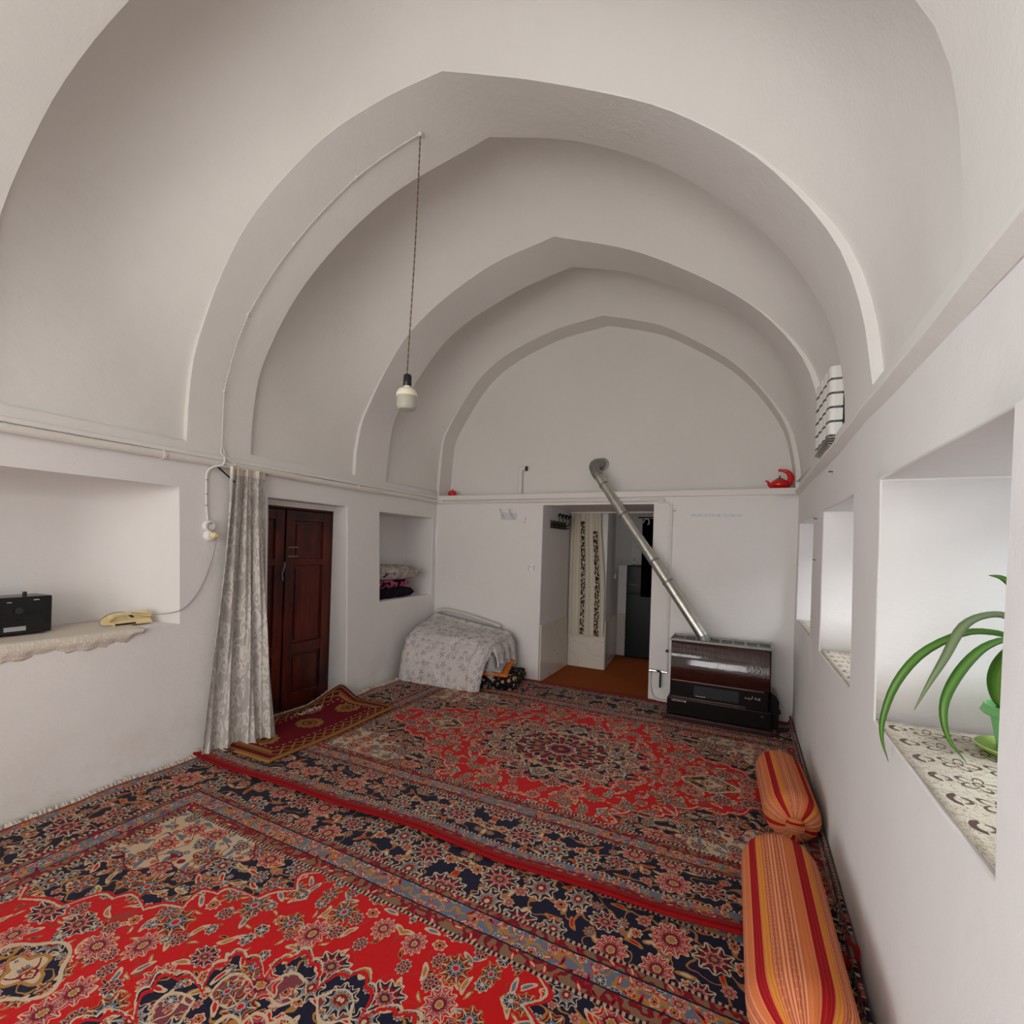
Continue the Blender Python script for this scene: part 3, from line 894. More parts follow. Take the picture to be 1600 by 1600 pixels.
# marble slabs clad the foot of the passage walls
t = MB().box(-2.004, -1.992, 4.83, 5.70, .012, .635).build('marble_slab', M['marble']); tag(t, 'cream marble slab on the left wall of the passage', 'wall cladding', 'marble slabs in the passage')
t = MB().box(-1.99, -1.522, 5.735, 5.752, .012, .60).build('marble_slab', M['marble']); tag(t, 'cream marble slab with dark veins below the leaf-print curtain', 'wall cladding', 'marble slabs in the passage')
t = MB().add([(x, y, z) for z in (.012, .60) for x, y in ((-1.530, 5.752), (-1.515, 5.752), (-1.598, 6.66), (-1.613, 6.66))], [(0, 3, 2, 1), (4, 5, 6, 7), (0, 1, 5, 4), (1, 2, 6, 5), (2, 3, 7, 6), (3, 0, 4, 7)]).build('marble_slab', M['marble']); tag(t, 'shaded marble slab on the side of the pier', 'wall cladding', 'marble slabs in the passage')
tag(MB().box(-1.580, -1.562, 6.36, 6.42, 1.11, 1.17).build('light_switch', M['white_plastic'], bevel=.003), 'small white light switch on the side of the dark pier', 'light switch')
# white pillar unit with dark refrigerator beside it
mb = MB().box(-1.675, -1.475, 6.70, 6.75, 0.012, 1.285)
t = thing('half_wall', 'narrow white half-wall with marble foot beyond the curtained pier', 'wall', (-1.57, 6.72, .012))
mb.build('panel', M['white_paint'], t); MB().box(-1.672, -1.478, 6.688, 6.70, .012, .60).build('marble_foot', M['marble'], t)
t = thing('refrigerator', 'dark glossy refrigerator half hidden behind the right door jamb', 'refrigerator', (-1.15, 6.7, .012))
MB().box(-1.47, -.86, 6.62, 7.15, .012, 1.29).build('body', M['charcoal'], t, bevel=.01)
MB().box(-1.465, -.865, 6.595, 6.62, .03, .90).build('door', M['charcoal'], t, bevel=.006)
fd = MB().box(-1.465, -.865, 6.595, 6.62, .915, 1.28).build('freezer_door', M['charcoal'], t, bevel=.006)
MB().tube([(-1.42, 6.58, 1.03), (-1.25, 6.572, 1.03)], .007, 8).build('handle', M['chrome'], fd)
t = thing('drinking_glass', 'small drinking glass standing on top of the dark refrigerator', 'glass', (-1.40, 6.75, 1.29))
MB().lathe([(.020, 0), (.018, .004), (.012, .05), (.026, .10), (.024, .10), (.010, .052), (.001, .05)], (-1.40, 6.75, 1.291), n=16).build('bowl', M['clear'], t, smooth=True)
# dark coats hanging behind the jamb
t = thing('dark_drape', 'dark garment hanging behind the right door jamb above the refrigerator', 'garment', (-1.0, 6.4, .9))
MB().grid(lambda u, v: Vector((-1.24 + .46 * u, 6.46 + .03 * sin(u * 30) * (1 - v * .4), 1.93 - 1.05 * v)), 40, 10).build('cloth', M['void'], t, smooth=True, solid=.01)
MB().tube([(-1.30, 6.45, 1.945), (-.82, 6.45, 1.945)], .008, 8).build('rail', M['black_metal'], t)
MB().tube(spline([(-1.23, 6.43, 1.87), (-1.20, 6.40, 1.92), (-1.16, 6.40, 1.92), (-1.15, 6.42, 1.87), (-1.17, 6.42, 1.85)], 12), .007, 6).build('hook', M['white_plastic'], t)
# cream curtain in the passage
t = thing('hall_curtain', 'cream curtain with two columns of dark leaf print inside the doorway', 'curtain', (-1.75, 5.70, .43))
def hc(u, v):
    z = 1.945 - v * 1.52
    x0 = -1.985 + .0 * v; x1 = -1.60 + .07 * smooth01(v * 1.5)
    return Vector((x0 + (x1 - x0) * u, 5.69 + .020 * sin(u * 31 + .7 * sin(v * 3)) * (1 - .35 * v) + .01 * sin(u * 9), z + .01 * sin(u * 20) * v))
MB().grid(hc, 110, 16, lambda u, v: (u, 1.52 - v * 1.52)).build('cloth', M['hall_curtain'], t, smooth=True, angle=180)
MB().tube([(-2.0, 5.69, 1.95), (-.83, 5.69, 1.95)], .006, 8).build('rod', M['white_paint'], t)
# black coat rack on the passage's left wall
t = thing('coat_rack', 'small black rack of four hooks on the passage wall', 'coat rack', (-1.995, 5.3, 1.73))
MB().box(-2.0, -1.982, 5.02, 5.50, 1.725, 1.815).build('board', M['black_plastic'], t, bevel=.004)
for i in range(4):
    y = 5.12 + i * .115
    m = MB().tube(spline([(-1.985, y, 1.77), (-1.955, y, 1.77), (-1.93, y, 1.80), (-1.925, y, 1.84)], 10), .010, 8)
    m.lathe([(.001, -.02), (.020, -.012), (.026, .01), (.018, .035), (.001, .045)], (-1.925, y, 1.86), n=12, squash=.5)
    m.tube(spline([(-1.985, y, 1.745), (-1.95, y, 1.735), (-1.93, y, 1.75)], 6), .007, 8)
    m.build('hook', M['black_plastic'], t, smooth=True)

# ------------------------------------------------------------------ carved door in the left wall
XD = L - .17
t = bpy.data.objects.new('door_1', None); COL.objects.link(t); t.location = (XD, 2.9, 0); t['_o'] = (XD, 2.9, 0)
struct(t, 'dark red-brown wooden double door, panelled, set deep in the left wall')
tag(t, None, 'door')
MB().box(XD - .06, XD - .045, 2.50, 3.33, 0, 1.80).build('dark_backing', M['void'], t)
m = MB().box(XD - .03, XD + .005, 2.50, 2.525, 0, 1.78).box(XD - .03, XD + .005, 3.30, 3.325, 0, 1.78).box(XD - .03, XD + .005, 2.50, 3.325, 1.765, 1.80)
m.build('frame', M['wood_dark'], t, bevel=.003)
MB().box(XD - .03, XD + .018, 2.50, 3.325, 1.785, 1.835).build('lintel', M['trim'], t, bevel=.004)
def leaf(y0, y1):
    lf = MB()
    def bar(a, b, c, d, x0=-.035, x1=.0): lf.box(XD + x0, XD + x1, a, b, c, d)
    st = .085
    bar(y0, y0 + st, .012, 1.76); bar(y1 - st, y1, .012, 1.76)
    for z0, z1 in ((.012, .13), (.48, .57), (1.27, 1.33), (1.67, 1.76)): bar(y0 + st, y1 - st, z0, z1, -.035, -.003)
    o = lf.build('leaf', M['wood'], t, bevel=.004)
    for z0, z1 in ((.13, .48), (.57, 1.27), (1.33, 1.67)):
        m = MB(); a, b = y0 + st, y1 - st
        m.box(XD - .032, XD - .022, a, b, z0, z1)
        m.box(XD - .024, XD - .010, a + .03, b - .03, z0 + .03, z1 - .03)
        m.build('panel', M['wood'], o, bevel=.006)
    return o
l1 = leaf(2.515, 2.795); l2 = leaf(2.815, 3.305)
for z in (1.35, 1.43):
    MB().tube([(XD + .006, 2.83, z), (XD + .006, 2.93, z + .004)], .006, 6).build('latch', M['galv_dull'], l2)
MB().tube([(XD + .004, 2.80, 1.30), (XD + .03, 2.78, 1.26), (XD + .012, 2.775, 1.20), (XD + .004, 2.79, 1.14)], .006, 6).build('chain', M['galv_dull'], l1)
mb = MB().box(XD + .005, L + .03, 2.5, 3.325, .0005, .014)
struct(mb.build('door_1_threshold', M['wood_dark']))

# ------------------------------------------------------------------ rugs
def rug(name, label, y_far, z0, ripple, x_end, curl, fringe=True, frontroll=False, dx=0.0, warp=0.0):
    y_near = y_far - RH
    t = thing(name, label, 'rug', (-1.25, y_far - RH / 2, z0))
    cx = -3.235 + RW / 2
    def pos(px, py):
        """rug coordinates (metres) to the room"""
        x = cx + px; y = y_far - RH / 2 + py
        s = x - x_end
        skew = (.15 * (x - L) / (R - L) - .05) * (1 if frontroll else 0) * smooth01((.9 - (py + RH / 2)) / .9)
        y += skew + (.012 * sin(x * 3.3 + 1) + .008 * sin(x * 7.1)) * smooth01((.6 - (py + RH / 2)) / .6) * (1 if frontroll else 0)
        y -= warp * (1 - (2 * py / RH) ** 2)
        x += dx * smooth01((px + RW / 2) / 1.2)
        edge = smooth01(1 - (py + RH / 2) / .10)
        z = z0 + .014 + ripple(x, y)
        if frontroll: z += edge * .010 + .012 * max(0, sin(x * 2.1 + .8)) * smooth01(1 - (py + RH / 2) / .5)
        if s > 0:
            a = min(s, .045) ; x = x_end + a * .5; z += max(0, s - .02)
        # short end ruffled against the left wall
        e2 = smooth01(1 - (px + RW / 2) / .10)
        z += e2 * (.006 + .012 * max(0, sin(y * 9 + 1)))
        return Vector((x, y, z))
    px1 = x_end + curl - cx
    nx, ny = 200, 140
    f = lambda u, v: (-RW / 2 + (px1 + RW / 2) * u, -RH / 2 + RH * v)
    MB().grid(lambda u, v: pos(*f(u, v)), nx, ny, lambda u, v: f(u, v)).build('pile', M['rug'], t, smooth=True, angle=180, solid=.012)
    if frontroll:      # red bound edge along the near side
        MB().tube([pos(-RW / 2 + (px1 - .03 + RW / 2) * i / 80, -RH / 2) + Vector((0, -.004, .003)) for i in range(81)], .009, 8).build('bound_edge', M['red_felt'], t, smooth=True)
    # fringe at the short end
    m = MB(); random.seed(3 if frontroll else 5)
    y = -RH / 2 + .02
    while y < RH / 2 - .01:
        p = pos(-RW / 2 + .004, y); wx = random.uniform(.030, .062) * (1.5 if p.y > 3.3 else 1); dy = random.uniform(-.018, .018); w_ = random.uniform(.003, .006)
        q = p + Vector((-wx * .6, dy * .5, .008 + random.uniform(0, .012))); r_ = p + Vector((-wx, dy, random.uniform(0, .02)))
        m.add([p + Vector((0, -w_, 0)), p + Vector((0, w_, 0)), q + Vector((0, w_ * .8, 0)), q + Vector((0, -w_ * .8, 0)), r_], [(0, 1, 2, 3), (3, 2, 4)])
        y += random.uniform(.010, .020)
    o = m.build('fringe', M['fringe'], t, solid=.003); o['kind'] = 'stuff'
    return t
rip0 = lambda x, y: .004 * (1 + wob(x, y, 1.2))
near_h = 2.16
rug('persian_rug', 'red Persian rug before the heater, its full medallion showing, overlapping the nearer rug', 4.775, .016, lambda x, y: .003 + rip0(x, y), .372, .085, True, True, .05, .11)
rug('persian_rug', 'red Persian rug nearest the camera, lying under the edge of the farther rug', 2.14, 0.0, lambda x, y: .002 + rip0(x, y) * .5 * (1 if y < 1.7 else .4), .36, .10, True, False, .08, 0)
bpy.context.view_layer.update()

# small rug before the door
t = thing('door_rug', 'small maroon rug with gold octagons lying before the wooden door', 'rug', (-3.05, 2.65, .045))
def sr(a, b):
    """a across .68 (from the door side), b along 1.24 (from near)"""
    x = -3.385 + a; y = 2.02 + b + .03 * a
    z = .050 + .006 * (1 + sin(b * 5 + a * 3))
    k = smooth01((b - .86) / .38) * smooth01((.30 - a) / .30)
    z += .10 * k; x += .03 * k
    return Vector((x, y, z))
MB().grid(lambda u, v: sr(.68 * u, 1.24 * v), 40, 60, lambda u, v: (.68 * u - .34, 1.24 * v - .62)).build('pile', M['small_rug'], t, smooth=True, angle=180, solid=.009)
m = MB()
for k in range(70):
    b = .55 + .62 * k / 70 + random.uniform(-.003, .003); p = sr(.004, b); wx = random.uniform(.015, .03)
    m.add([p + Vector((0, -.004, 0)), p + Vector((0, .004, 0)), p + Vector((-wx, .004, .006)), p + Vector((-wx, -.002, .010))], [(0, 1, 2, 3)])
o = m.build('fringe', M['fringe'], t, solid=.003); o['kind'] = 'stuff'

# ------------------------------------------------------------------ bolsters
def bolster(name, label, pa, pb, r, mat, roll=0):
    pa, pb = Vector(pa), Vector(pb); ax = (pb - pa); ln = ax.length; ax.normalize()
    nx = Vector((0, 0, 1)).cross(ax).normalized(); ny = ax.cross(nx)
    t = thing(name, label, 'bolster', ((pa.x + pb.x) / 2, (pa.y + pb.y) / 2, min(pa.z, pb.z) - r), 'striped floor bolsters')
    nu, nv = 96, 60
    def pt(u, v):
        s = v * ln; e = min(s, ln - s)
        k = min(1, e / (r * 1.05)); rad = r * (1 - (1 - k) ** 2.3) ** .5 if k < 1 else r
        th = 2 * pi * u
        pl = (1 - smooth01(e / (r * .95)))
        rad *= 1 + .055 * pl * cos(th * 22) * smooth01(e / .01)
        rad = max(rad, .018)
        p = pa + ax * s + nx * cos(th) * rad * 1.03 + ny * sin(th) * rad * .97
        return p + ax * 0
    MB().grid(pt, nu, nv, lambda u, v: (u, v * ln)).build('cover', mat, t, smooth=True, angle=180)
    for q, sg in ((pa, -1), (pb, 1)):
        m = MB().lathe([(.001, .018), (.026, .016), (.040, .008), (.043, -.004), (.034, -.016)], q + ax * sg * .0, ax * sg, 28)
        m.uv = [((p - q).dot(ny) * 3.2 + .1, (p - q).dot(nx)) for p in m.v]
        m.build('end_button', mat, t, smooth=True)
    return t
def fixuv(t):   # the seam of the closed cover
    pass
bolster('floor_bolster', 'orange and crimson striped bolster nearest the camera beside the right wall', (.188, 1.46, .175), (.168, 2.42, .175), .142, M['bolster'])
bolster('floor_bolster', 'orange and crimson striped bolster farther away, nearer the heater, gathered end knot facing', (.262, 2.72, .165), (.222, 3.47, .165), .128, M['bolster_b'])

# ------------------------------------------------------------------ covered bedding pile in the corner
t = thing('bedding_cover', 'pale grey floral sheet draped over a heap of bedding in the far left corner', 'bedding', (-2.8, 4.35, .03))
z0 = .035
c8 = {  # (x side, y side, z): corners of the heap
    (0, 0, 0): (-3.28, 3.97, z0), (1, 0, 0): (-2.30, 4.05, z0), (0, 1, 0): (-3.37, 4.75, z0), (1, 1, 0): (-2.20, 4.72, z0),
    (0, 0, 1): (-3.265, 4.02, .50), (1, 0, 1): (-2.26, 4.16, .47), (0, 1, 1): (-3.36, 4.74, .68), (1, 1, 1): (-2.24, 4.70, .535)}
def tri(a, b, c):
    p = Vector((0, 0, 0))
    for (i, j, k), q in c8.items(): p += Vector(q) * ((a if i else 1 - a) * (b if j else 1 - b) * (c if k else 1 - c))
    return p
def bedsurf(u, v):
    """u left to right, v: up the front, over the top to the back"""
    L1, L2 = .43, .68
    s = v * (L1 + L2)
    if s < L1: b, c = 0, s / L1
    else: b, c = (s - L1) / L2, 1
    p = tri(u, b, c)
    # round the front edge and the ends
    k = math.exp(-((s - L1) / .09) ** 2)
    p += Vector((0, .035, -.045)) * k
    bulge = sin(pi * min(1, s / L1)) if s < L1 else 0
    p.y -= .03 * bulge
    eu = min(u, 1 - u); rr = 1 - smooth01(eu / .10)
    p += (tri(.5, .6, .4) - p) * .045 * rr * rr
    cr = .014 * wob(u * 3.2, v * 3.4, 1.2) + .009 * sin(u * 26 + 6 * v + 2 * sin(v * 7)) * (1 - v) * smooth01(u * 2) + .006 * wob(u * 9, v * 6) + .012 * smooth01((u - .72) / .1) * sin(u * 60 + v * 3)
    p += Vector((0, -cr, cr * .6))
    if s > L1: p.z += .018 * sin(pi * (s - L1) / L2) + .020 * math.exp(-((s - L1 - .60) / .035) ** 2)
    return p
MB().grid(bedsurf, 90, 80, lambda u, v: (u * 1.05, v * 1.11)).build('cover', M['floral'], t, smooth=True, angle=180, solid=.006)
# left end of the sheet
MB().grid(lambda u, v: tri(0, u, v) + (tri(.5, .5, .4) - tri(0, u, v)) * .07 + Vector((-.012 * sin(pi * u) * sin(pi * v), 0, 0)), 16, 16, lambda u, v: (u * .7, v * .5 + 2)).build('cover_side', M['floral'], t, smooth=True, angle=180, solid=.006)
# loose flap hanging over the open right end
def flap(u, v):
    top = bedsurf(1.0, .43 + .55 * u) + Vector((-.01, 0, .004))
    ln = .22 + .10 * sin(pi * u) + .03 * sin(u * 9)
    out = .045 * smooth01(v * 3) + .018 * sin(u * 24) * v
    return top + Vector((out + .03 * v, 0, -ln * v * (1 - .0 * v)))
MB().grid(flap, 50, 14, lambda u, v: (u * .7 + 4, v * .35)).build('flap', M['floral'], t, smooth=True, angle=180, solid=.005)
# rolled hem along the back
MB().tube(spline([(-3.34, 4.70, .69), (-3.2, 4.73, .715), (-2.95, 4.735, .69), (-2.7, 4.735, .645), (-2.45, 4.735, .59)], 24), [.016 + .008 * abs(sin(i * .9)) for i in range(25)], 8).build('hem', M['floral'], t, smooth=True)
def cushion(name, mat, c, sx, sy, sz, rot=0, tilt=0, parent=None, label=None, cat=None, group=None, pinch=.35, n=20):
    """stuffed or folded textile with softened corners"""
    R3 = Matrix.Rotation(rot, 3, 'Z') @ Matrix.Rotation(tilt, 3, 'X')
    def f(u, v, s):
        a, b = 2 * u - 1, 2 * v - 1
        h = ((1 - a ** 4) * (1 - b ** 4)) ** pinch
        w_ = 1 - .10 * (1 - abs(a)) * 0 - .06 * (b * b) * 0
        e = 1 - .07 * (1 - a * a) * (abs(b) ** 3) * 1
        e2 = 1 - .07 * (1 - b * b) * (abs(a) ** 3)
        return Vector(c) + R3 @ Vector((a * sx / 2 * e2, b * sy / 2 * e, s * h * sz / 2 + .004 * wob(a * 2, b * 2 + s)))
    m = MB(); m.grid(lambda u, v: f(u, v, 1), n, n); m.grid(lambda u, v: f(u, v, -1), n, n)
    o = m.build(name, mat, parent, smooth=True, angle=180, weld=True)
    if label: tag(o, label, cat, group)
    return o
cushion('folded_blanket', M['black_floral'], (-2.27, 4.44, .115), .46, .52, .15, .25, 0, None, 'black printed blanket poking out under the grey floral sheet', 'blanket', pinch=.15)
o = thing('orange_blanket', 'orange blanket wedged slanting above the black one in the open end of the heap', 'blanket', (-2.32, 4.33, .19))
cushion('fold', M['orange_fabric'], (-2.31, 4.36, .235), .36, .40, .045, .25, .22, o, pinch=.15)
cushion('lining', M['grey_fabric'], (-2.34, 4.32, .275), .34, .36, .030, .2, .22, o, pinch=.15)
cushion('quilt', M['grey_fabric'], (-2.62, 4.42, .24), .80, .50, .34, .02, 0, None, 'plain grey quilt inside the floral covered heap', 'quilt', pinch=.12)

# pillows in the niche
cushion('pillow', M['pillow_black'], (L - .20, 4.11, .885 + .058), .34, .66, .125, 0, 0, None, 'black pillow at the bottom of the niche pile', 'pillow', 'pillows in the left niche', .22)
cushion('pillow', M['pillow_pink'], (L - .20, 4.06, 1.045), .33, .60, .10, .03, .02, None, 'pink and black pillow in the middle of the niche pile', 'pillow', 'pillows in the left niche', .25)
cushion('pillow', M['pillow_grey'], (L - .19, 4.12, 1.165), .36, .80, .17, -.04, 0, None, 'grey printed pillow on top of the niche pile', 'pillow', 'pillows in the left niche', .42)

# ------------------------------------------------------------------ gas heater
t = thing('gas_heater', 'wide dark brown gas heater with rippled glass front beside the doorway', 'heater', (-.17, 4.42, .03))
hx0, hx1, hy0, hy1, hz1 = -.565, .222, 4.36, 4.66, .735
MB().box(hx0 - .02, hx1 + .015, hy0 - .06, hy1, .034, .085).build('plinth', M['brown_enamel'], t, bevel=.008)
MB().box(hx0 - .012, hx1 + .008, hy0 - .02, hy1, .085, .225).build('lower_cabinet', M['black_metal'], t, bevel=.008)
MB().box(hx0, hx1, hy0 + .062, hy1, .225, .72).build('body', M['black_metal'], t, bevel=.006)
MB().box(hx0 + .02, hx1 - .02, hy0 - .012, hy0 + .01, .225, .375).build('control_panel', M['black_metal'], t, bevel=.004)
def hgl(u, v):
    e = radians(-9) + radians(38) * v           # the glass leans back more and more towards the top
    y = hy0 - .014 + .327 / radians(38) * (math.log(cos(radians(-9))) - math.log(cos(e)))
    return Vector((hx0 + .012 + (hx1 - hx0 - .024) * u, y, .385 + .327 * v))
m = MB().grid(hgl, 12, 40)
for u0 in (0, 1): m.grid(lambda a, b: hgl(u0, b).lerp(Vector((hgl(u0, b).x, hy0 + .06, hgl(u0, b).z)), a), 1, 40)
m.build('glass', M['heater_glass'], t, smooth=True, angle=50)
MB().box(hx0 + .02, hx1 - .05, hy0 - .010, hy0 + .002, .378, .386).build('chrome_strip', M['chrome'], t)
for z in (.236, .222): MB().box(hx0 + .02, hx1 - .18, hy0 - .024, hy0 - .012, z, z + .003).build('chrome_strip', M['chrome'], t)
gr = MB().box(-.36, -.01, hy0 - .016, hy0 - .010, .262, .352).build('air_grille', M['dark_grey'], t)
for k in range(8): MB().box(-.355, -.015, hy0 - .022, hy0 - .015, .268 + k * .0105, .273 + k * .0105).build('slat', M['dark_grey'], gr)
MB().box(-.345, -.265, hy0 - .0235, hy0 - .018, .266, .271).build('badge', M['silver'], gr)
MB().lathe([(.010, 0), (.010, .012), (.001, .014)], (.165, hy0 - .02, .185), (0, -1, 0), 14).build('igniter_button', M['dark_grey'], t)
# top rim with bars and open gaps
m = MB().box(hx0 - .008, hx1 + .008, hy0 + .036, hy0 + .050, .712, .732).box(hx0 - .008, hx1 + .008, hy1 - .012, hy1, .715, .737)
m.box(hx0 - .008, hx0 + .006, hy0 + .050, hy1 - .012, .712, .732).box(hx1 - .006, hx1 + .008, hy0 + .050, hy1 - .012, .712, .732)
m.build('top_rim', M['galv_dull'], t, bevel=.003)
for k in range(7):
    x = hx0 + .105 + k * .098
    MB().box(x - .009, x + .009, hy0 + .050, hy1 - .012, .716, .727).build('top_bar', M['galv_dull'], t, bevel=.002)
# knob housing on its right side
m = MB(); sec = [(.222, .385), (.262, .35), (.285, .31), (.285, .10), (.24, .085), (.222, .085)]
vs = [Vector((x, y, z)) for y in (hy0 + .03, hy1 - .02) for x, z in sec]; k = len(sec)
m.add(vs, [tuple(range(k)), tuple(range(k, 2 * k))] + [(i, (i + 1) % k, k + (i + 1) % k, k + i) for i in range(k)])
sd = m.build('side_housing', M['black_metal'], t, bevel=.006)
MB().lathe([(.022, 0), (.022, .014), (.016, .02), (.001, .02)], (.285, 4.50, .20), (1, 0, 0), 16).build('knob', M['dark_grey'], sd)
def text(name, body, size, loc, mat, parent, align='CENTER', rx=90, ext=.0008):
    cu = bpy.data.curves.new(name, 'FONT'); cu.body = body; cu.size = size; cu.extrude = ext; cu.align_x = align; cu.align_y = 'CENTER'
    ob = bpy.data.objects.new('tmp_text', cu)
    dg = bpy.context.evaluated_depsgraph_get()
    COL.objects.link(ob); bpy.context.view_layer.update()
    dg = bpy.context.evaluated_depsgraph_get()
    me = bpy.data.meshes.new_from_object(ob.evaluated_get(dg))
    COL.objects.unlink(ob); bpy.data.objects.remove(ob)
    me.materials.clear(); me.materials.append(mat)
    o = bpy.data.objects.new(name, me); COL.objects.link(o)
    Rm = Matrix.Rotation(radians(rx), 4, 'X')
    me.transform(Matrix.Translation(Vector(loc) - Vector(parent['_o'])) @ Rm)
    o.parent = parent; o['_o'] = tuple(parent['_o'])
    return o
text('lettering', 'ABSORKAN\u25cf'.replace('\u25cf', ''), .021, (-.485, hy0 - .0215, .205), M['silver'], t)
MB().lathe([(.008, 0), (.008, .002), (.001, .002)], (-.425, hy0 - .021, .205), (0, -1, 0), 12).build('emblem', M['silver'], t)
# persian brand script drawn as strokes
m = MB(); yy = hy0 - .013
def stroke(pts, r=.0022): m.tube([(x, yy - .001, z) for x, z in pts], r, 6)
bx, bz = .035, .318
stroke([(bx, bz + .004), (bx + .004, bz - .006), (bx + .016, bz - .007), (bx + .022, bz + .002), (bx + .027, bz - .006), (bx + .034, bz), (bx + .040, bz - .006), (bx + .052, bz - .006), (bx + .056, bz + .020)])
stroke([(bx + .030, bz - .016), (bx + .033, bz - .016)], .0025)
stroke([(bx + .072, bz + .004), (bx + .080, bz + .010), (bx + .086, bz), (bx + .078, bz - .006), (bx + .072, bz + .004)])
stroke([(bx + .092, bz - .010), (bx + .100, bz + .002), (bx + .106, bz + .012), (bx + .112, bz + .002), (bx + .104, bz - .010)])
m.build('lettering', M['silver'], t)

# flue pipe: heater top, slanting up-left, elbow into the tympanum
t = thing('flue_pipe', 'galvanised steel flue pipe slanting from the heater up to the wall', 'pipe', (-.9, 4.7, .74))
fa, fb = Vector((-.295, 4.50, .74)), Vector((-1.40, 4.82, 2.27))
fd_ = (fb - fa).normalized(); fl = (fb - fa).length
MB().tube([Vector((-.30, 4.50, .70)), Vector((-.30, 4.50, .745)), fa + fd_ * .03], [.050, .050, .047], 20).build('base_collar', M['galv_dull'], t, smooth=True)
cuts = [0.015, .33, .44, .58, .93, 1.28, fl]
cuts = [c * fl for c in (.012, .31, .435, .50, .73, .935, 1.0)]
for i in range(len(cuts) - 1):
    MB().tube([fa + fd_ * cuts[i], fa + fd_ * cuts[i + 1]], .0455 if i % 2 else .0475, 28).build('section', M['galv'], t, smooth=True)
for c in (cuts[1], cuts[2], cuts[3], cuts[4], cuts[5]):
    MB().lathe([(.046, -.012), (.0505, -.010), (.051, 0), (.0505, .010), (.046, .012)], fa + fd_ * c, fd_, 28).build('joint_band', M['galv_dull'] if c != cuts[3] else M['galv'], t, smooth=True)
el = spline([fa + fd_ * (fl - .01), fb + fd_ * .05, (-1.465, 4.87, 2.385), (-1.445, 4.94, 2.425), (-1.42, 5.045, 2.43)], 16)
MB().tube(el, [.0500 + .0025 * (i % 2) for i in range(17)], 24).build('elbow', M['galv_dull'], t, smooth=True)
MB().lathe([(.052, 0), (.068, .002), (.066, .008), (.052, .012)], (-1.42, 5.035, 2.43), (0, -1, 0), 28).build('wall_rosette', M['galv_dull'], t, smooth=True)

# ------------------------------------------------------------------ pipes on walls
t = thing('heating_pipe', 'cream pipe running under the ledge of the left and end walls', 'pipe', (L + .02, 2.4, 2.02))
p = [(L + .022, -.6, 2.025)] + [(L + .022 + .002 * sin(i * 2.1), -.2 + i * .40, 2.025 + .003 * sin(i * 1.3)) for i in range(12)] + [(L + .022, 4.70, 2.022), (L + .03, 4.765, 2.02), (L + .10, D - .016, 2.015)]
MB().tube(p, .026, 12).build('pipe', M['pipe'], t, smooth=True)
MB().tube([(L + .08, D - .016, 2.012), (-2.4, D - .016, 2.010), (-1.4, D - .016, 2.006), (-.72, D - .016, 2.004)], .014, 10).build('end_wall_pipe', M['pipe'], t, smooth=True)
for y in (1.73, .55, 3.45):
    MB().lathe([(.027, -.008), (.031, -.008), (.031, .008), (.027, .008)], (L + .022, y, 2.025), (0, 1, 0), 16).build('clamp', M['pipe'], t, smooth=True)
MB().tube(spline([(L + .045, 3.50, 2.01), (L + .05, 3.62, 2.0), (L + .045, 3.70, 2.005)], 8), .008, 8).build('stub', M['pipe'], t)
t = thing('gas_pipe', 'thin cream pipe rounding the doorway corner and dropping behind the heater', 'pipe', (-.66, D - .012, 1.2))
MB().tube(spline([(-.78, D - .012, 1.985), (-.70, D - .012, 1.985), (-.662, D - .012, 1.965), (-.648, D - .012, 1.93), (-.648, D - .012, 1.6), (-.648, D - .012, 1.0), (-.648, D - .012, .56), (-.645, D - .012, .34)], 60), .010, 10).build('pipe', M['pipe'], t, smooth=True)
MB().tube([(-.648, D - .03, .535), (-.648, D - .005, .535)], .015, 10).build('clip', M['dark_grey'], t)
MB().tube([(-.610, D - .02, 1.90), (-.625, D - .006, 1.90)], .008, 8).build('nail', M['pipe'], t)
t = thing('gas_valve', 'chrome gas tap with lever low on the wall beside the heater', 'valve', (-.73, D - .03, .3))
MB().tube([(-.80, D - .02, .325), (-.64, D - .02, .325)], .011, 10).build('valve_body', M['chrome'], t)
MB().lathe([(.020, -.012), (.020, .012)], (-.795, D - .02, .325), (1, 0, 0), 12).build('nut', M['chrome'], t)
MB().tube(spline([(-.735, D - .03, .335), (-.70, D - .055, .325), (-.70, D - .055, .25), (-.70, D - .05, .18)], 10), .009, 8).build('lever', M['dark_grey'], t)
tag(MB().tube(spline([(-.795, D - .02, .315), (-.80, D - .02, .22), (-.785, D - .03, .12), (-.745, D - .04, .06), (-.68, D - .05, .055), (-.60, D - .07, .06)], 30), .007, 8).build('gas_hose', M['wire_white'], smooth=True), 'thin pale hose curving down from the gas tap to the heater', 'hose')
t = thing('riser_pipe', 'short cream pipe rising from the ledge with a crooked top', 'pipe', (-2.31, 4.95, 2.095))
yw = DT - .026
MB().tube(spline([(-2.40, yw, 2.097), (-2.40, yw, 2.2), (-2.40, yw, 2.36), (-2.395, yw, 2.405), (-2.365, yw, 2.425), (-2.33, yw, 2.42)], 20), .029, 14).build('pipe', M['pipe'], t, smooth=True)
MB().lathe([(.029, -.01), (.031, .004), (.018, .010), (.001, .011)], (-2.324, yw, 2.42), (1, 0, -.1), 12).build('cap', M['dark_grey'], t, smooth=True)

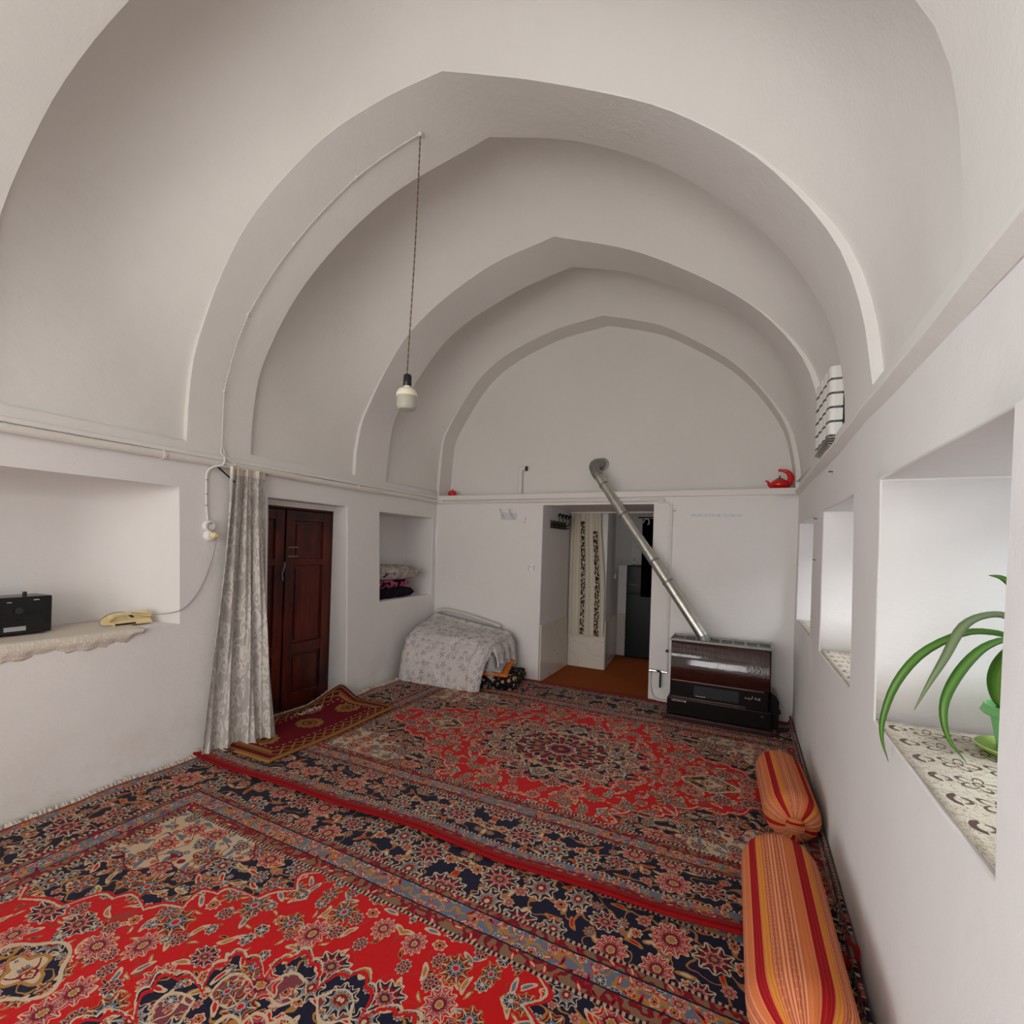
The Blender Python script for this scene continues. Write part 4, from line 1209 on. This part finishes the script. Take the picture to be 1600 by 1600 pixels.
# ------------------------------------------------------------------ things on the end wall
t = thing('coat_hooks', 'small white board with two metal hooks on the end wall', 'coat hooks', (-2.43, D - .01, 1.85))
MB().box(-2.525, -2.33, D - .012, D, 1.808, 1.882).build('board', M['hook_board'], t, bevel=.003)
for x in (-2.49, -2.375):
    m = MB().tube(spline([(x + .01, D - .012, 1.84), (x, D - .035, 1.85), (x - .012, D - .05, 1.885), (x - .022, D - .055, 1.915)], 10), .0055, 8)
    m.lathe([(.001, -.008), (.009, -.002), (.009, .003), (.001, .008)], (x - .022, D - .055, 1.918), n=10)
    m.tube(spline([(x + .01, D - .012, 1.825), (x + .018, D - .035, 1.815), (x + .028, D - .03, 1.825)], 6), .005, 8)
    m.build('hook', M['chrome'], t, smooth=True)
def wall_switch(name, label, x, z):
    t = thing(name, label, 'switch', (x, D - .005, z))
    MB().box(x - .038, x + .038, D - .010, D, z - .038, z + .038).build('plate', M['white_plastic'], t, bevel=.003)
    MB().box(x - .020, x + .020, D - .014, D - .009, z - .022, z + .022).build('rocker', M['white_plastic'], t, bevel=.002)
    for dx in (-.032, .032): MB().box(x + dx - .002, x + dx + .002, D - .0115, D - .009, z - .03, z + .03).build('groove', M['dark_grey'], t)
    MB().box(x - .009, x + .007, D - .0155, D - .013, z + .004, z + .009).build('mark', M['dark_grey'], t)
wall_switch('light_switch', 'square white light switch on the end wall left of the doorway', -2.12, 1.27)
t = thing('key_rail', 'narrow white hook strip on the end wall above the heater', 'rail', (-.25, D - .01, 1.85))
MB().box(-.47, -.03, D - .007, D, 1.842, 1.862).build('strip', M['hook_board'], t, bevel=.002)
for k in range(8): MB().box(-.452 + k * .056, -.446 + k * .056, D - .010, D - .005, 1.846, 1.857).build('peg', M['galv_dull'], t)
# hairline pencil marks left of the doorway
for nm, p0, p1 in (('longer, upper grey scratch on the end wall beside the coat hooks', (-2.205, 1.845), (-2.215, 1.80)), ('shorter, lower grey scratch on the end wall beside the coat hooks', (-2.218, 1.785), (-2.226, 1.765))):
    tag(MB().tube([(p0[0], D - .001, p0[1]), (p1[0], D - .001, p1[1])], .003, 5).build('nail_scar', M['galv_dull']), nm, 'scratch', 'scratches on the end wall')

# ------------------------------------------------------------------ teapot and sugar bowl on the ledge
t = thing('teapot', 'red enamel teapot with crescent handle on the end ledge at right', 'teapot', (.265, 4.93, 2.095))
c = Vector((.265, 4.90, 2.096))
MB().lathe([(.045, 0), (.060, .006), (.078, .030), (.078, .055), (.062, .075), (.040, .088), (.034, .090)], c, n=32).build('body', M['red_enamel'], t, smooth=True)
ld = MB().lathe([(.040, .086), (.034, .094), (.015, .103), (.006, .106), (.007, .115), (.009, .120), (.001, .125)], c, n=24).build('lid', M['red_black'], t, smooth=True)
MB().tube(spline([c + Vector((-.055, 0, .032)), c + Vector((-.082, 0, .050)), c + Vector((-.094, 0, .072)), c + Vector((-.115, 0, .080))], 12), [.030, .028, .025, .021, .018, .015, .012, .011, .010, .009, .008, .007, .006], 12).build('spout', M['red_enamel'], t, smooth=True)
hp = spline([c + Vector((.055, 0, .025)), c + Vector((.083, 0, .070)), c + Vector((.086, 0, .115)), c + Vector((.060, 0, .155)), c + Vector((.015, 0, .172)), c + Vector((-.012, 0, .172))], 24)
MB().tube(hp, [.012 + .018 * sin(pi * min(1, (i + 6) / 26)) * (1 - i / 26) ** .6 for i in range(25)], 12).build('handle', M['red_enamel'], t, smooth=True)
t = thing('sugar_bowl', 'small round red lidded sugar bowl on the end ledge at left', 'bowl', (-3.27, 4.90, 2.095))
c = Vector((-3.27, 4.90, 2.096))
MB().lathe([(.028, 0), (.046, .010), (.056, .032), (.052, .052), (.046, .058)], c, n=28).build('bowl', M['red_enamel'], t, smooth=True)
MB().lathe([(.047, .058), (.040, .068), (.018, .076), (.005, .079), (.006, .088), (.010, .094), (.001, .099)], c, n=24).build('lid', M['red_enamel'], t, smooth=True)

# ------------------------------------------------------------------ pendant bulb and its cable
hang = Vector((-1.814, 2.253, 3.945)); bt = Vector((-1.852, 2.253, 2.518))
t = thing('pendant_bulb', 'bare frosted bulb in a black socket hanging on a twisted wire', 'lamp', (bt.x, bt.y, bt.z - .25))
n = 150
for ph in (0, pi):
    pts = []
    for i in range(n + 1):
        f_ = i / n; p = hang.lerp(bt, f_) + Vector((.006 * sin(f_ * 4), 0, 0)); a = f_ * 120 + ph
        pts.append(p + Vector((cos(a), sin(a), 0)) * .0022)
    MB().tube(pts, .0024, 5).build('wire_strand', M['wire'], t)
MB().lathe([(.001, .0), (.020, -.003), (.025, -.012), (.025, -.068), (.023, -.072)], bt, n=20).build('socket', M['black_plastic'], t, smooth=True)
MB().lathe([(.019, -.066), (.021, -.082), (.050, -.094), (.062, -.115), (.064, -.135), (.062, -.137)], bt, n=32).build('bulb_housing', M['bulb_cream'], t, smooth=True)
MB().lathe([(.061, -.136), (.060, -.185), (.058, -.202), (.048, -.214), (.020, -.219), (.001, -.220)], bt, n=32).build('bulb_diffuser', M['bulb'], t, smooth=True)
MB().lathe([(.001, .020), (.012, .016), (.012, .0), (.006, -.004)], hang, n=10).build('ceiling_hook', M['wire_white'], t)
# surface-run cable: along rib soffit down to the ledge, then to the socket
KP = [Vector(p) for p in ((-3.42, 2.116, 2.145), (-3.391, 2.103, 2.548), (-3.182, 2.128, 3.07), (-2.814, 2.192, 3.506), (-2.298, 2.228, 3.835), (-1.814, 2.253, 3.96))]
KP = [p + (Vector((CEN.x, 0, 2.3)) - Vector((p.x, 0, p.z))).normalized() * .012 for p in KP]
cl = []
for a, b in zip(KP, KP[1:]):          # nearly straight between the clips, sagging off the soffit a little
    cl += [a.lerp(b, k / 20) + (Vector((-(a + b).x * .0 + .0, 0, 0))) for k in range(20)]
def hug(p):
    """press a point against the rib soffit"""
    best = min(range(len(B0)), key=lambda i: (B0[i].lerp(B1[i], .5) - p).length)
    q = B0[best].lerp(B1[best], .5); q = Vector((q.x, p.y, q.z))
    lo, hi = max(0, best - 1), min(len(B0) - 1, best + 1)
    a, b = B0[lo].lerp(B1[lo], .5), B0[hi].lerp(B1[hi], .5); a.y = b.y = 0
    d = (b - a).normalized(); w_ = Vector((p.x, 0, p.z)) - a; r_ = a + d * w_.dot(d)
    n_ = (Vector((CEN.x, 0, 2.3)) - r_).normalized()
    return Vector((r_.x, p.y, r_.z)) + n_ * .010
cl = [p.lerp(hug(p), .85) for p in cl] + [hang + Vector((0, 0, .008))]
t = thing('ceiling_cable', 'white twisted cable clipped along the arch rib up to the bulb', 'cable', (-3.4, 2.05, 2.1))
fine = cl
for ph in (0, pi):
    tw = []
    for i in range((len(cl) - 1) * 3):
        f_ = i / 3; k = int(f_); p = cl[k].lerp(cl[k + 1], f_ - k)
        tw.append(p + Vector((cos(i * 1.1 + ph), sin(i * 1.1 + ph), 0)) * .0028)
    MB().tube(tw, .0028, 5).build('strand', M['wire_white'], t)
for p in KP[1:5]:
    q = p.lerp(hug(p), .85)
    MB().lathe([(.001, -.009), (.010, -.007), (.010, .007), (.001, .009)], q, (0, 0, 1), 8).build('clip', M['wire_white'], t)
e0 = cl[0]
MB().tube(spline([e0, e0 + Vector((.01, .01, -.03)), (L + .03, 2.12, 2.09), (L + .055, 2.11, 2.05), (L + .06, 2.09, 2.015), (L + .040, 2.04, 1.995), (wall_x(2, 1.95) + .012, 2.01, 1.95), (wall_x(2, 1.85) + .010, 2.005, 1.85), (wall_x(2, 1.72) + .010, 2.008, 1.72), (wall_x(2, 1.62) + .010, 2.015, 1.62)], 60), .0075, 8).build('drop', M['wire_white'], t, smooth=True)
MB().tube(spline([e0 + Vector((0, 0, .015)), (L + .03, 2.10, 2.10), (L + .05, 2.15, 2.06), (L + .06, 2.19, 2.035), (L + .05, 2.14, 2.02), (L + .045, 2.08, 2.03), (L + .04, 2.05, 2.01)], 40), .0055, 8).build('loop', M['wire_white'], t, smooth=True)
for z in (1.90, 1.80, 1.72): MB().lathe([(.009, -.004), (.009, .004)], (wall_x(2, z) + .010, 2.007, z), n=8).build('clip', M['grey_fabric'], t)
xs = wall_x(2.03, 1.55) + .002
t = thing('wall_socket', 'cream wall socket with a round plug beside the lace curtain', 'socket', (xs, 2.03, 1.5))
MB().lathe([(.040, 0), (.040, .022), (.034, .030), (.001, .031)], (xs, 2.02, 1.578), (1, 0, 0), 24).build('socket_body', M['white_plastic'], t, smooth=True)
MB().lathe([(.036, 0), (.036, .026), (.026, .040), (.001, .042)], (xs, 2.025, 1.508), (1, 0, 0), 24).build('lower_socket', M['white_plastic'], t, smooth=True)
pg = MB().lathe([(.020, 0), (.022, .030), (.012, .046), (.001, .046)], (xs + .030, 2.035, 1.512), (1, 0, 0), 14).build('plug', M['cream_plastic'], t, smooth=True)
MB().tube(spline([(xs + .03, 2.03, 1.60), (xs + .045, 2.0, 1.59), (xs + .045, 1.995, 1.56), (xs + .05, 2.03, 1.535)], 12), .004, 6).build('wire_curl', M['grey_fabric'], t)

# ------------------------------------------------------------------ left niche: radio, telephone, lace cloth
SH = .915
t = thing('radio', 'black box radio at the left edge of the niche shelf', 'radio', (L - .33, 1.0, SH))
rx = L - .17
m = MB().box(rx - .17, rx, .86, 1.275, SH + .012, 1.135, rot=radians(4), c=(rx, 1.27, 0)); m.build('case', M['black_plastic'], t, bevel=.008)
def rp(y, z, dx=.002):
    a = radians(4); q = Vector((0, y - 1.27, 0)); q.rotate(Matrix.Rotation(a, 3, 'Z')); return Vector((rx + q.x + dx, 1.27 + q.y, z))
for (y0, y1, za, zb, mt, nm) in ((1.07, 1.16, .948, .972, 'silver', 'name_plate'), (.98, 1.02, .945, .972, 'silver', 'name_plate'), (1.19, 1.215, 1.112, 1.118, 'silver', 'top_mark'), (1.08, 1.10, 1.105, 1.110, 'silver', 'top_mark')):
    a, b, c_, d_ = rp(y0, za), rp(y1, za), rp(y1, zb), rp(y0, zb)
    MB().add([a, b, c_, d_], [(0, 1, 2, 3)]).build(nm, M[mt], t, solid=.003)
for y in (1.13, .98): MB().lathe([(.018, 0), (.017, .012), (.001, .013)], rp(y, 1.06, 0), (1, -.07, 0), 16).build('dial', M['dark_grey'], t, smooth=True)
m = MB()
for k in range(9): 
    a, b = rp(.90, .985 + k * .008, .001), rp(1.24, .985 + k * .008, .001)
    m.tube([a, b], .0015, 4)
m.build('speaker_grille', M['dark_grey'], t)
MB().lathe([(.010, 0), (.009, .02), (.001, .02)], (rx - .08, 1.18, 1.135), n=12).build('handle_stub', M['dark_grey'], t)

t = thing('telephone', 'cream push-button telephone lying on the niche shelf', 'telephone', (L - .16, 1.64, SH))
def ph(u, v):
    return None
m = MB(); px0, px1, py0, py1 = L - .24, L - .075, 1.52, 1.755
zz = SH + .008
vs = [(px0, py0, zz), (px1, py0, zz), (px1, py1, zz), (px0, py1, zz), (px0 + .01, py0 + .01, zz + .052), (px1 - .02, py0 + .02, zz + .020), (px1 - .02, py1 - .01, zz + .032), (px0 + .01, py1 - .01, zz + .060)]
m.add(vs, [(0, 3, 2, 1), (4, 5, 6, 7), (0, 1, 5, 4), (1, 2, 6, 5), (2, 3, 7, 6), (3, 0, 4, 7)])
m.build('base', M['cream_plastic'], t, bevel=.008)
hs = MB().tube(spline([(px1 - .045, py0 + .00, zz + .045), (px1 - .05, py0 + .05, zz + .062), (px1 - .05, py1 - .08, zz + .068), (px1 - .045, py1 - .0, zz + .050)], 16), [.018, .020, .022, .020, .016, .013, .012, .012, .012, .012, .012, .013, .016, .020, .022, .020, .018], 12).build('handset', M['cream_plastic'], t, smooth=True)
MB().box(px1 - .002, px1 + .003, py0 + .02, py0 + .13, zz + .006, zz + .016).build('dark_slot', M['black_plastic'], t)
for r_ in range(4):
    for c_ in range(3):
        x = px0 + .035 + r_ * .020; y = py0 + .12 + c_ * .024
        MB().box(x - .006, x + .006, y - .007, y + .007, zz + .048 - r_ * .006, zz + .062 - r_ * .006).build('button', M['dark_grey'] if c_ == 1 else M['white_plastic'], t, bevel=.0015)
tag(MB().tube(spline([(xs + .065, 2.045, 1.49), (wall_x(2.04, 1.35) + .02, 2.04, 1.35), (wall_x(2, 1.2) + .012, 1.99, 1.20), (wall_x(1.92, 1.08) + .012, 1.92, 1.08), (wall_x(1.84, 1.0) + .010, 1.84, 1.01), (L + .01, 1.76, .985), (L - .08, 1.68, .990), (L - .16, 1.58, 1.0), (L - .13, 1.49, .97), (L - .10, 1.48, .935), (L - .085, 1.53, .93)], 80), .0035, 6).build('phone_wire', M['grey_fabric'], smooth=True), 'thin grey wire sagging from the wall socket to the telephone', 'wire')
t = thing('shelf_cloth', 'cream crocheted cloth with scalloped edge on the niche shelf', 'cloth', (L - .1, .8, SH - .1))
def cloth(u, v):
    y = -.10 + 1.72 * u
    xf = L + batter(y) * (1 - .9 / LEDGE) + .008
    if v < .5:
        x = L - .40 + (xf - (L - .40)) * (v / .5); z = SH + .005 + .004 * sin(y * 9)
    else:
        k = (v - .5) / .5; ln = .078 + .014 * abs(sin(y * 34)) + .006 * sin(y * 3) - .055 * smooth01((u - .93) / .07)
        x = xf + .014 * sin(pi * min(1, k * 1.2)) + .006 * k * sin(y * 20); z = SH + .005 - ln * k
    return Vector((x, y, z))
MB().grid(cloth, 170, 16, lambda u, v: (u, v)).build('cloth', M['shelf_lace'], t, smooth=True, angle=180, solid=.004)

# ------------------------------------------------------------------ lace curtain at the door
t = thing('lace_curtain', 'grey-white lace curtain gathered beside the red-brown door', 'curtain', (-3.18, 2.2, .05))
def lc(u, v, lay=0):
    zt, zb = 2.005, .045 + .02 * u
    z = zt + (zb - zt) * v
    top = Vector((L + .075, 2.135 + .27 * u, 0)); bot = Vector((-3.22 + .20 * u, 1.915 + .42 * u, 0))
    k = v ** 1.25
    p = top.lerp(bot, k)
    n_ = Vector((.97, -.25, 0))
    am = .020 + .024 * v
    f_ = am * (sin(u * 24 + 1.7 * sin(v * 2.6 + u * 2)) + .40 * sin(u * 55 + 2.0 * v + 1.5 * sin(u * 9)) + .5 * sin(u * 9 + 1)) * (1 - .2 * v)
    p = p + n_ * f_ + Vector((0, .010 * sin(u * 20 + 5 * v), 0))
    return Vector((p.x, p.y, z + (.012 * sin(u * 16) * v)))
MB().grid(lc, 200, 60, lambda u, v: (u * 1.3, v * 1.95)).build('cloth', M['lace'], t, smooth=True, angle=180)
MB().grid(lambda u, v: lc(u, v * .028) + Vector((.004, -.002, .006)), 200, 3, lambda u, v: (u * 1.3, v * .1)).build('header_tape', M['shelf_lace'], t, smooth=True, angle=180)
MB().tube([(L + .060, 2.09, 2.008), (L + .080, 2.44, 2.012)], .005, 8).build('rod', M['pipe'], t)
MB().tube([(L + .02, 2.075, 2.01), (L + .11, 2.155, 1.90)], .006, 6).build('bracket_stick', M['black_metal'], t)

# ------------------------------------------------------------------ sill cloths and plant
for i, (a, b, c_, d_) in enumerate(WIN):
    lab = ('beige flower-print cloth on the nearest window sill under the plant', 'beige flower-print cloth on the middle window sill', 'beige flower-print cloth on the farthest window sill')[i]
    m = MB(); x0, x1 = R - .0, R + .50
    m.grid(lambda u, v: Vector((x0 + .006 + (x1 - x0) * u, a + .008 + (b - a - .016) * v, c_ + .004 + .0025 * wob(u * 4, v * 5) + .0012)), 20, 30, lambda u, v: (u * .5, v * (b - a)))
    tag(m.build('sill_cloth', M['sill_cloth'], smooth=True, angle=180, solid=.003), lab, 'cloth', 'printed cloths on the window sills')
pc = Vector((.715, 1.83, .955)); K = .70
t = thing('potted_plant', 'spider plant with long arching leaves in a mint green pot on the window sill', 'plant', tuple(pc))
MB().lathe([(.070, 0), (.082, .003), (.100, .018), (.097, .021), (.076, .008), (.001, .006)], pc, n=36).build('saucer', M['saucer'], t, smooth=True)
m = MB(); nr = 56
prof = [(.050, .008), (.055, .042), (.063, .088), (.068, .112)]
def potp(u, v):
    i = min(int(v * 3), 2); f_ = v * 3 - i; r_ = prof[i][0] * (1 - f_) + prof[i + 1][0] * f_; h = prof[i][1] * (1 - f_) + prof[i + 1][1] * f_
    r_ *= 1 + .012 * cos(u * 2 * pi * 28) * (v < .95)
    return pc + Vector((cos(2 * pi * u) * r_, sin(2 * pi * u) * r_, h))
m.grid(potp, 224, 9, closeu=True)
pot = m.build('pot', M['pot'], t, smooth=True, angle=180)
MB().lathe([(.068, .106), (.083, .108), (.088, .114), (.085, .121), (.080, .136), (.075, .136), (.070, .112)], pc, n=48).build('rim', M['pot'], pot, smooth=True)
MB().lathe([(.070, .118), (.04, .122), (.001, .124)], pc, n=24).build('soil', M['soil'], t, smooth=True)
crown = pc + Vector((0, 0, .124))
def plant_leaf(pts, w_, mat='leaf', twist=0.0):
    P = spline(pts, 30); m = MB(); vs, uvs, fs = [], [], []
    for i, p in enumerate(P):
        tg = (P[min(i + 1, 30)] - P[max(i - 1, 0)]).normalized()
        s_ = i / 30
        side = tg.cross(Vector((.15 + .3 * s_, .9, .35 + .3 * sin(s_ * 5)))).normalized()
        ww = w_ * .72 * (.45 + .55 * smooth01(s_ * 2.2)) * (1 - max(0, (s_ - .55) / .45) ** 1.4) + .0006
        up = side.cross(tg).normalized()
        for k, (a_, b_) in enumerate(((-1, .30), (0, 0), (1, .30))):
            vs.append(p + side * ww * a_ + up * ww * b_); uvs.append((k / 2, s_))
    for i in range(30):
        for k in range(2): fs.append((i * 3 + k, i * 3 + k + 1, i * 3 + k + 4, i * 3 + k + 3))
    m.add(vs, fs, uvs)
    return m.build('leaf', M[mat], t, smooth=True, angle=180, solid=.0012)
C3 = crown
plant_leaf([C3, (.70, 1.80, 1.22), (.67, 1.78, 1.286), (.616, 1.77, 1.302), (.553, 1.76, 1.29), (.467, 1.75, 1.227), (.408, 1.74, 1.135), (.380, 1.74, 1.032), (.379, 1.74, .966), (.396, 1.74, .903)], .016)
plant_leaf([C3, (.70, 1.76, 1.26), (.646, 1.72, 1.345), (.591, 1.70, 1.355), (.533, 1.68, 1.321), (.490, 1.66, 1.233), (.456, 1.65, 1.161), (.425, 1.64, 1.089)], .016, 'leaf_pale')
plant_leaf([C3, (.69, 1.76, 1.22), (.648, 1.72, 1.288), (.587, 1.70, 1.269), (.530, 1.68, 1.200), (.493, 1.66, 1.113), (.499, 1.65, 1.031), (.539, 1.65, .969)], .017)
plant_leaf([(.668, 1.80, 1.085), (.648, 1.78, 1.12), (.640, 1.76, 1.19), (.655, 1.72, 1.27), (.70, 1.68, 1.33)], .034)
plant_leaf([C3, (.71, 1.78, 1.32), (.68, 1.76, 1.40), (.655, 1.75, 1.435), (.632, 1.75, 1.457), (.605, 1.75, 1.463)], .014)
plant_leaf([C3, (.76, 1.72, 1.24), (.78, 1.58, 1.32), (.77, 1.44, 1.26), (.76, 1.38, 1.14)], .017)
plant_leaf([C3, (.80, 1.86, 1.22), (.86, 1.90, 1.28), (.90, 1.93, 1.20)], .016)
plant_leaf([C3, (.74, 1.68, 1.20), (.70, 1.50, 1.26), (.68, 1.38, 1.15)], .017)
plant_leaf([C3, (.78, 1.76, 1.28), (.84, 1.66, 1.38), (.88, 1.54, 1.32)], .015)

# ------------------------------------------------------------------ stacked block vent in the second bay, right side
t = thing('vent_grille', 'white block vent grille high on the right wall above the ledge', 'vent', (R, 3.2, 2.15))
XV = R - .005
m = MB().box(XV + .03, XV + .05, 2.94, 3.48, 2.14, 2.50); m.build('dark_backing', M['dark_grey'], t)
for r_ in range(5):
    for c_ in range(4):
        y0 = 2.93 + c_ * .14; z0_ = 2.135 + r_ * .074 + c_ * (.006 + .006 * r_ / 4)
        m = MB()
        def blk(u, v):
            a = -.5 * pi + pi * u
            return Vector((XV - .005 - .030 * cos(a) ** .5 if abs(cos(a)) > 1e-6 else XV - .005, y0 + .066 + .063 * sin(a), z0_ + .004 + .062 * v))
        m.grid(blk, 10, 1)
        m.box(XV - .006, XV + .03, y0 + .003, y0 + .129, z0_ + .004, z0_ + .066)
        m.build('block', M['white_plastic'] if True else None, t, bevel=.002)
for k in range(4):
    z = 2.130 - k * .009
    MB().box(XV - .030 + k * .004, XV + .03, 2.96 + k * .02, 3.50 - k * .03, z - .004, z).build('lower_slat', M['galv'], t)
# small nails and marks on the right wall
for (y, z) in ((3.02, 1.955), (3.58, 1.74), (3.56, 1.475)):
    tag(MB().tube([(R + .002, y, z), (R - .018, y + .004, z + .003)], .004, 6).build('nail', M['wire']), {3.02: 'small nail high on the right wall before the third window', 3.58: 'upper nail between the middle and farthest windows', 3.56: 'lower nail between the middle and farthest windows'}[y], 'nail', 'nails in the right wall')

for o in list(bpy.data.objects):
    if '_o' in o.keys(): del o['_o']
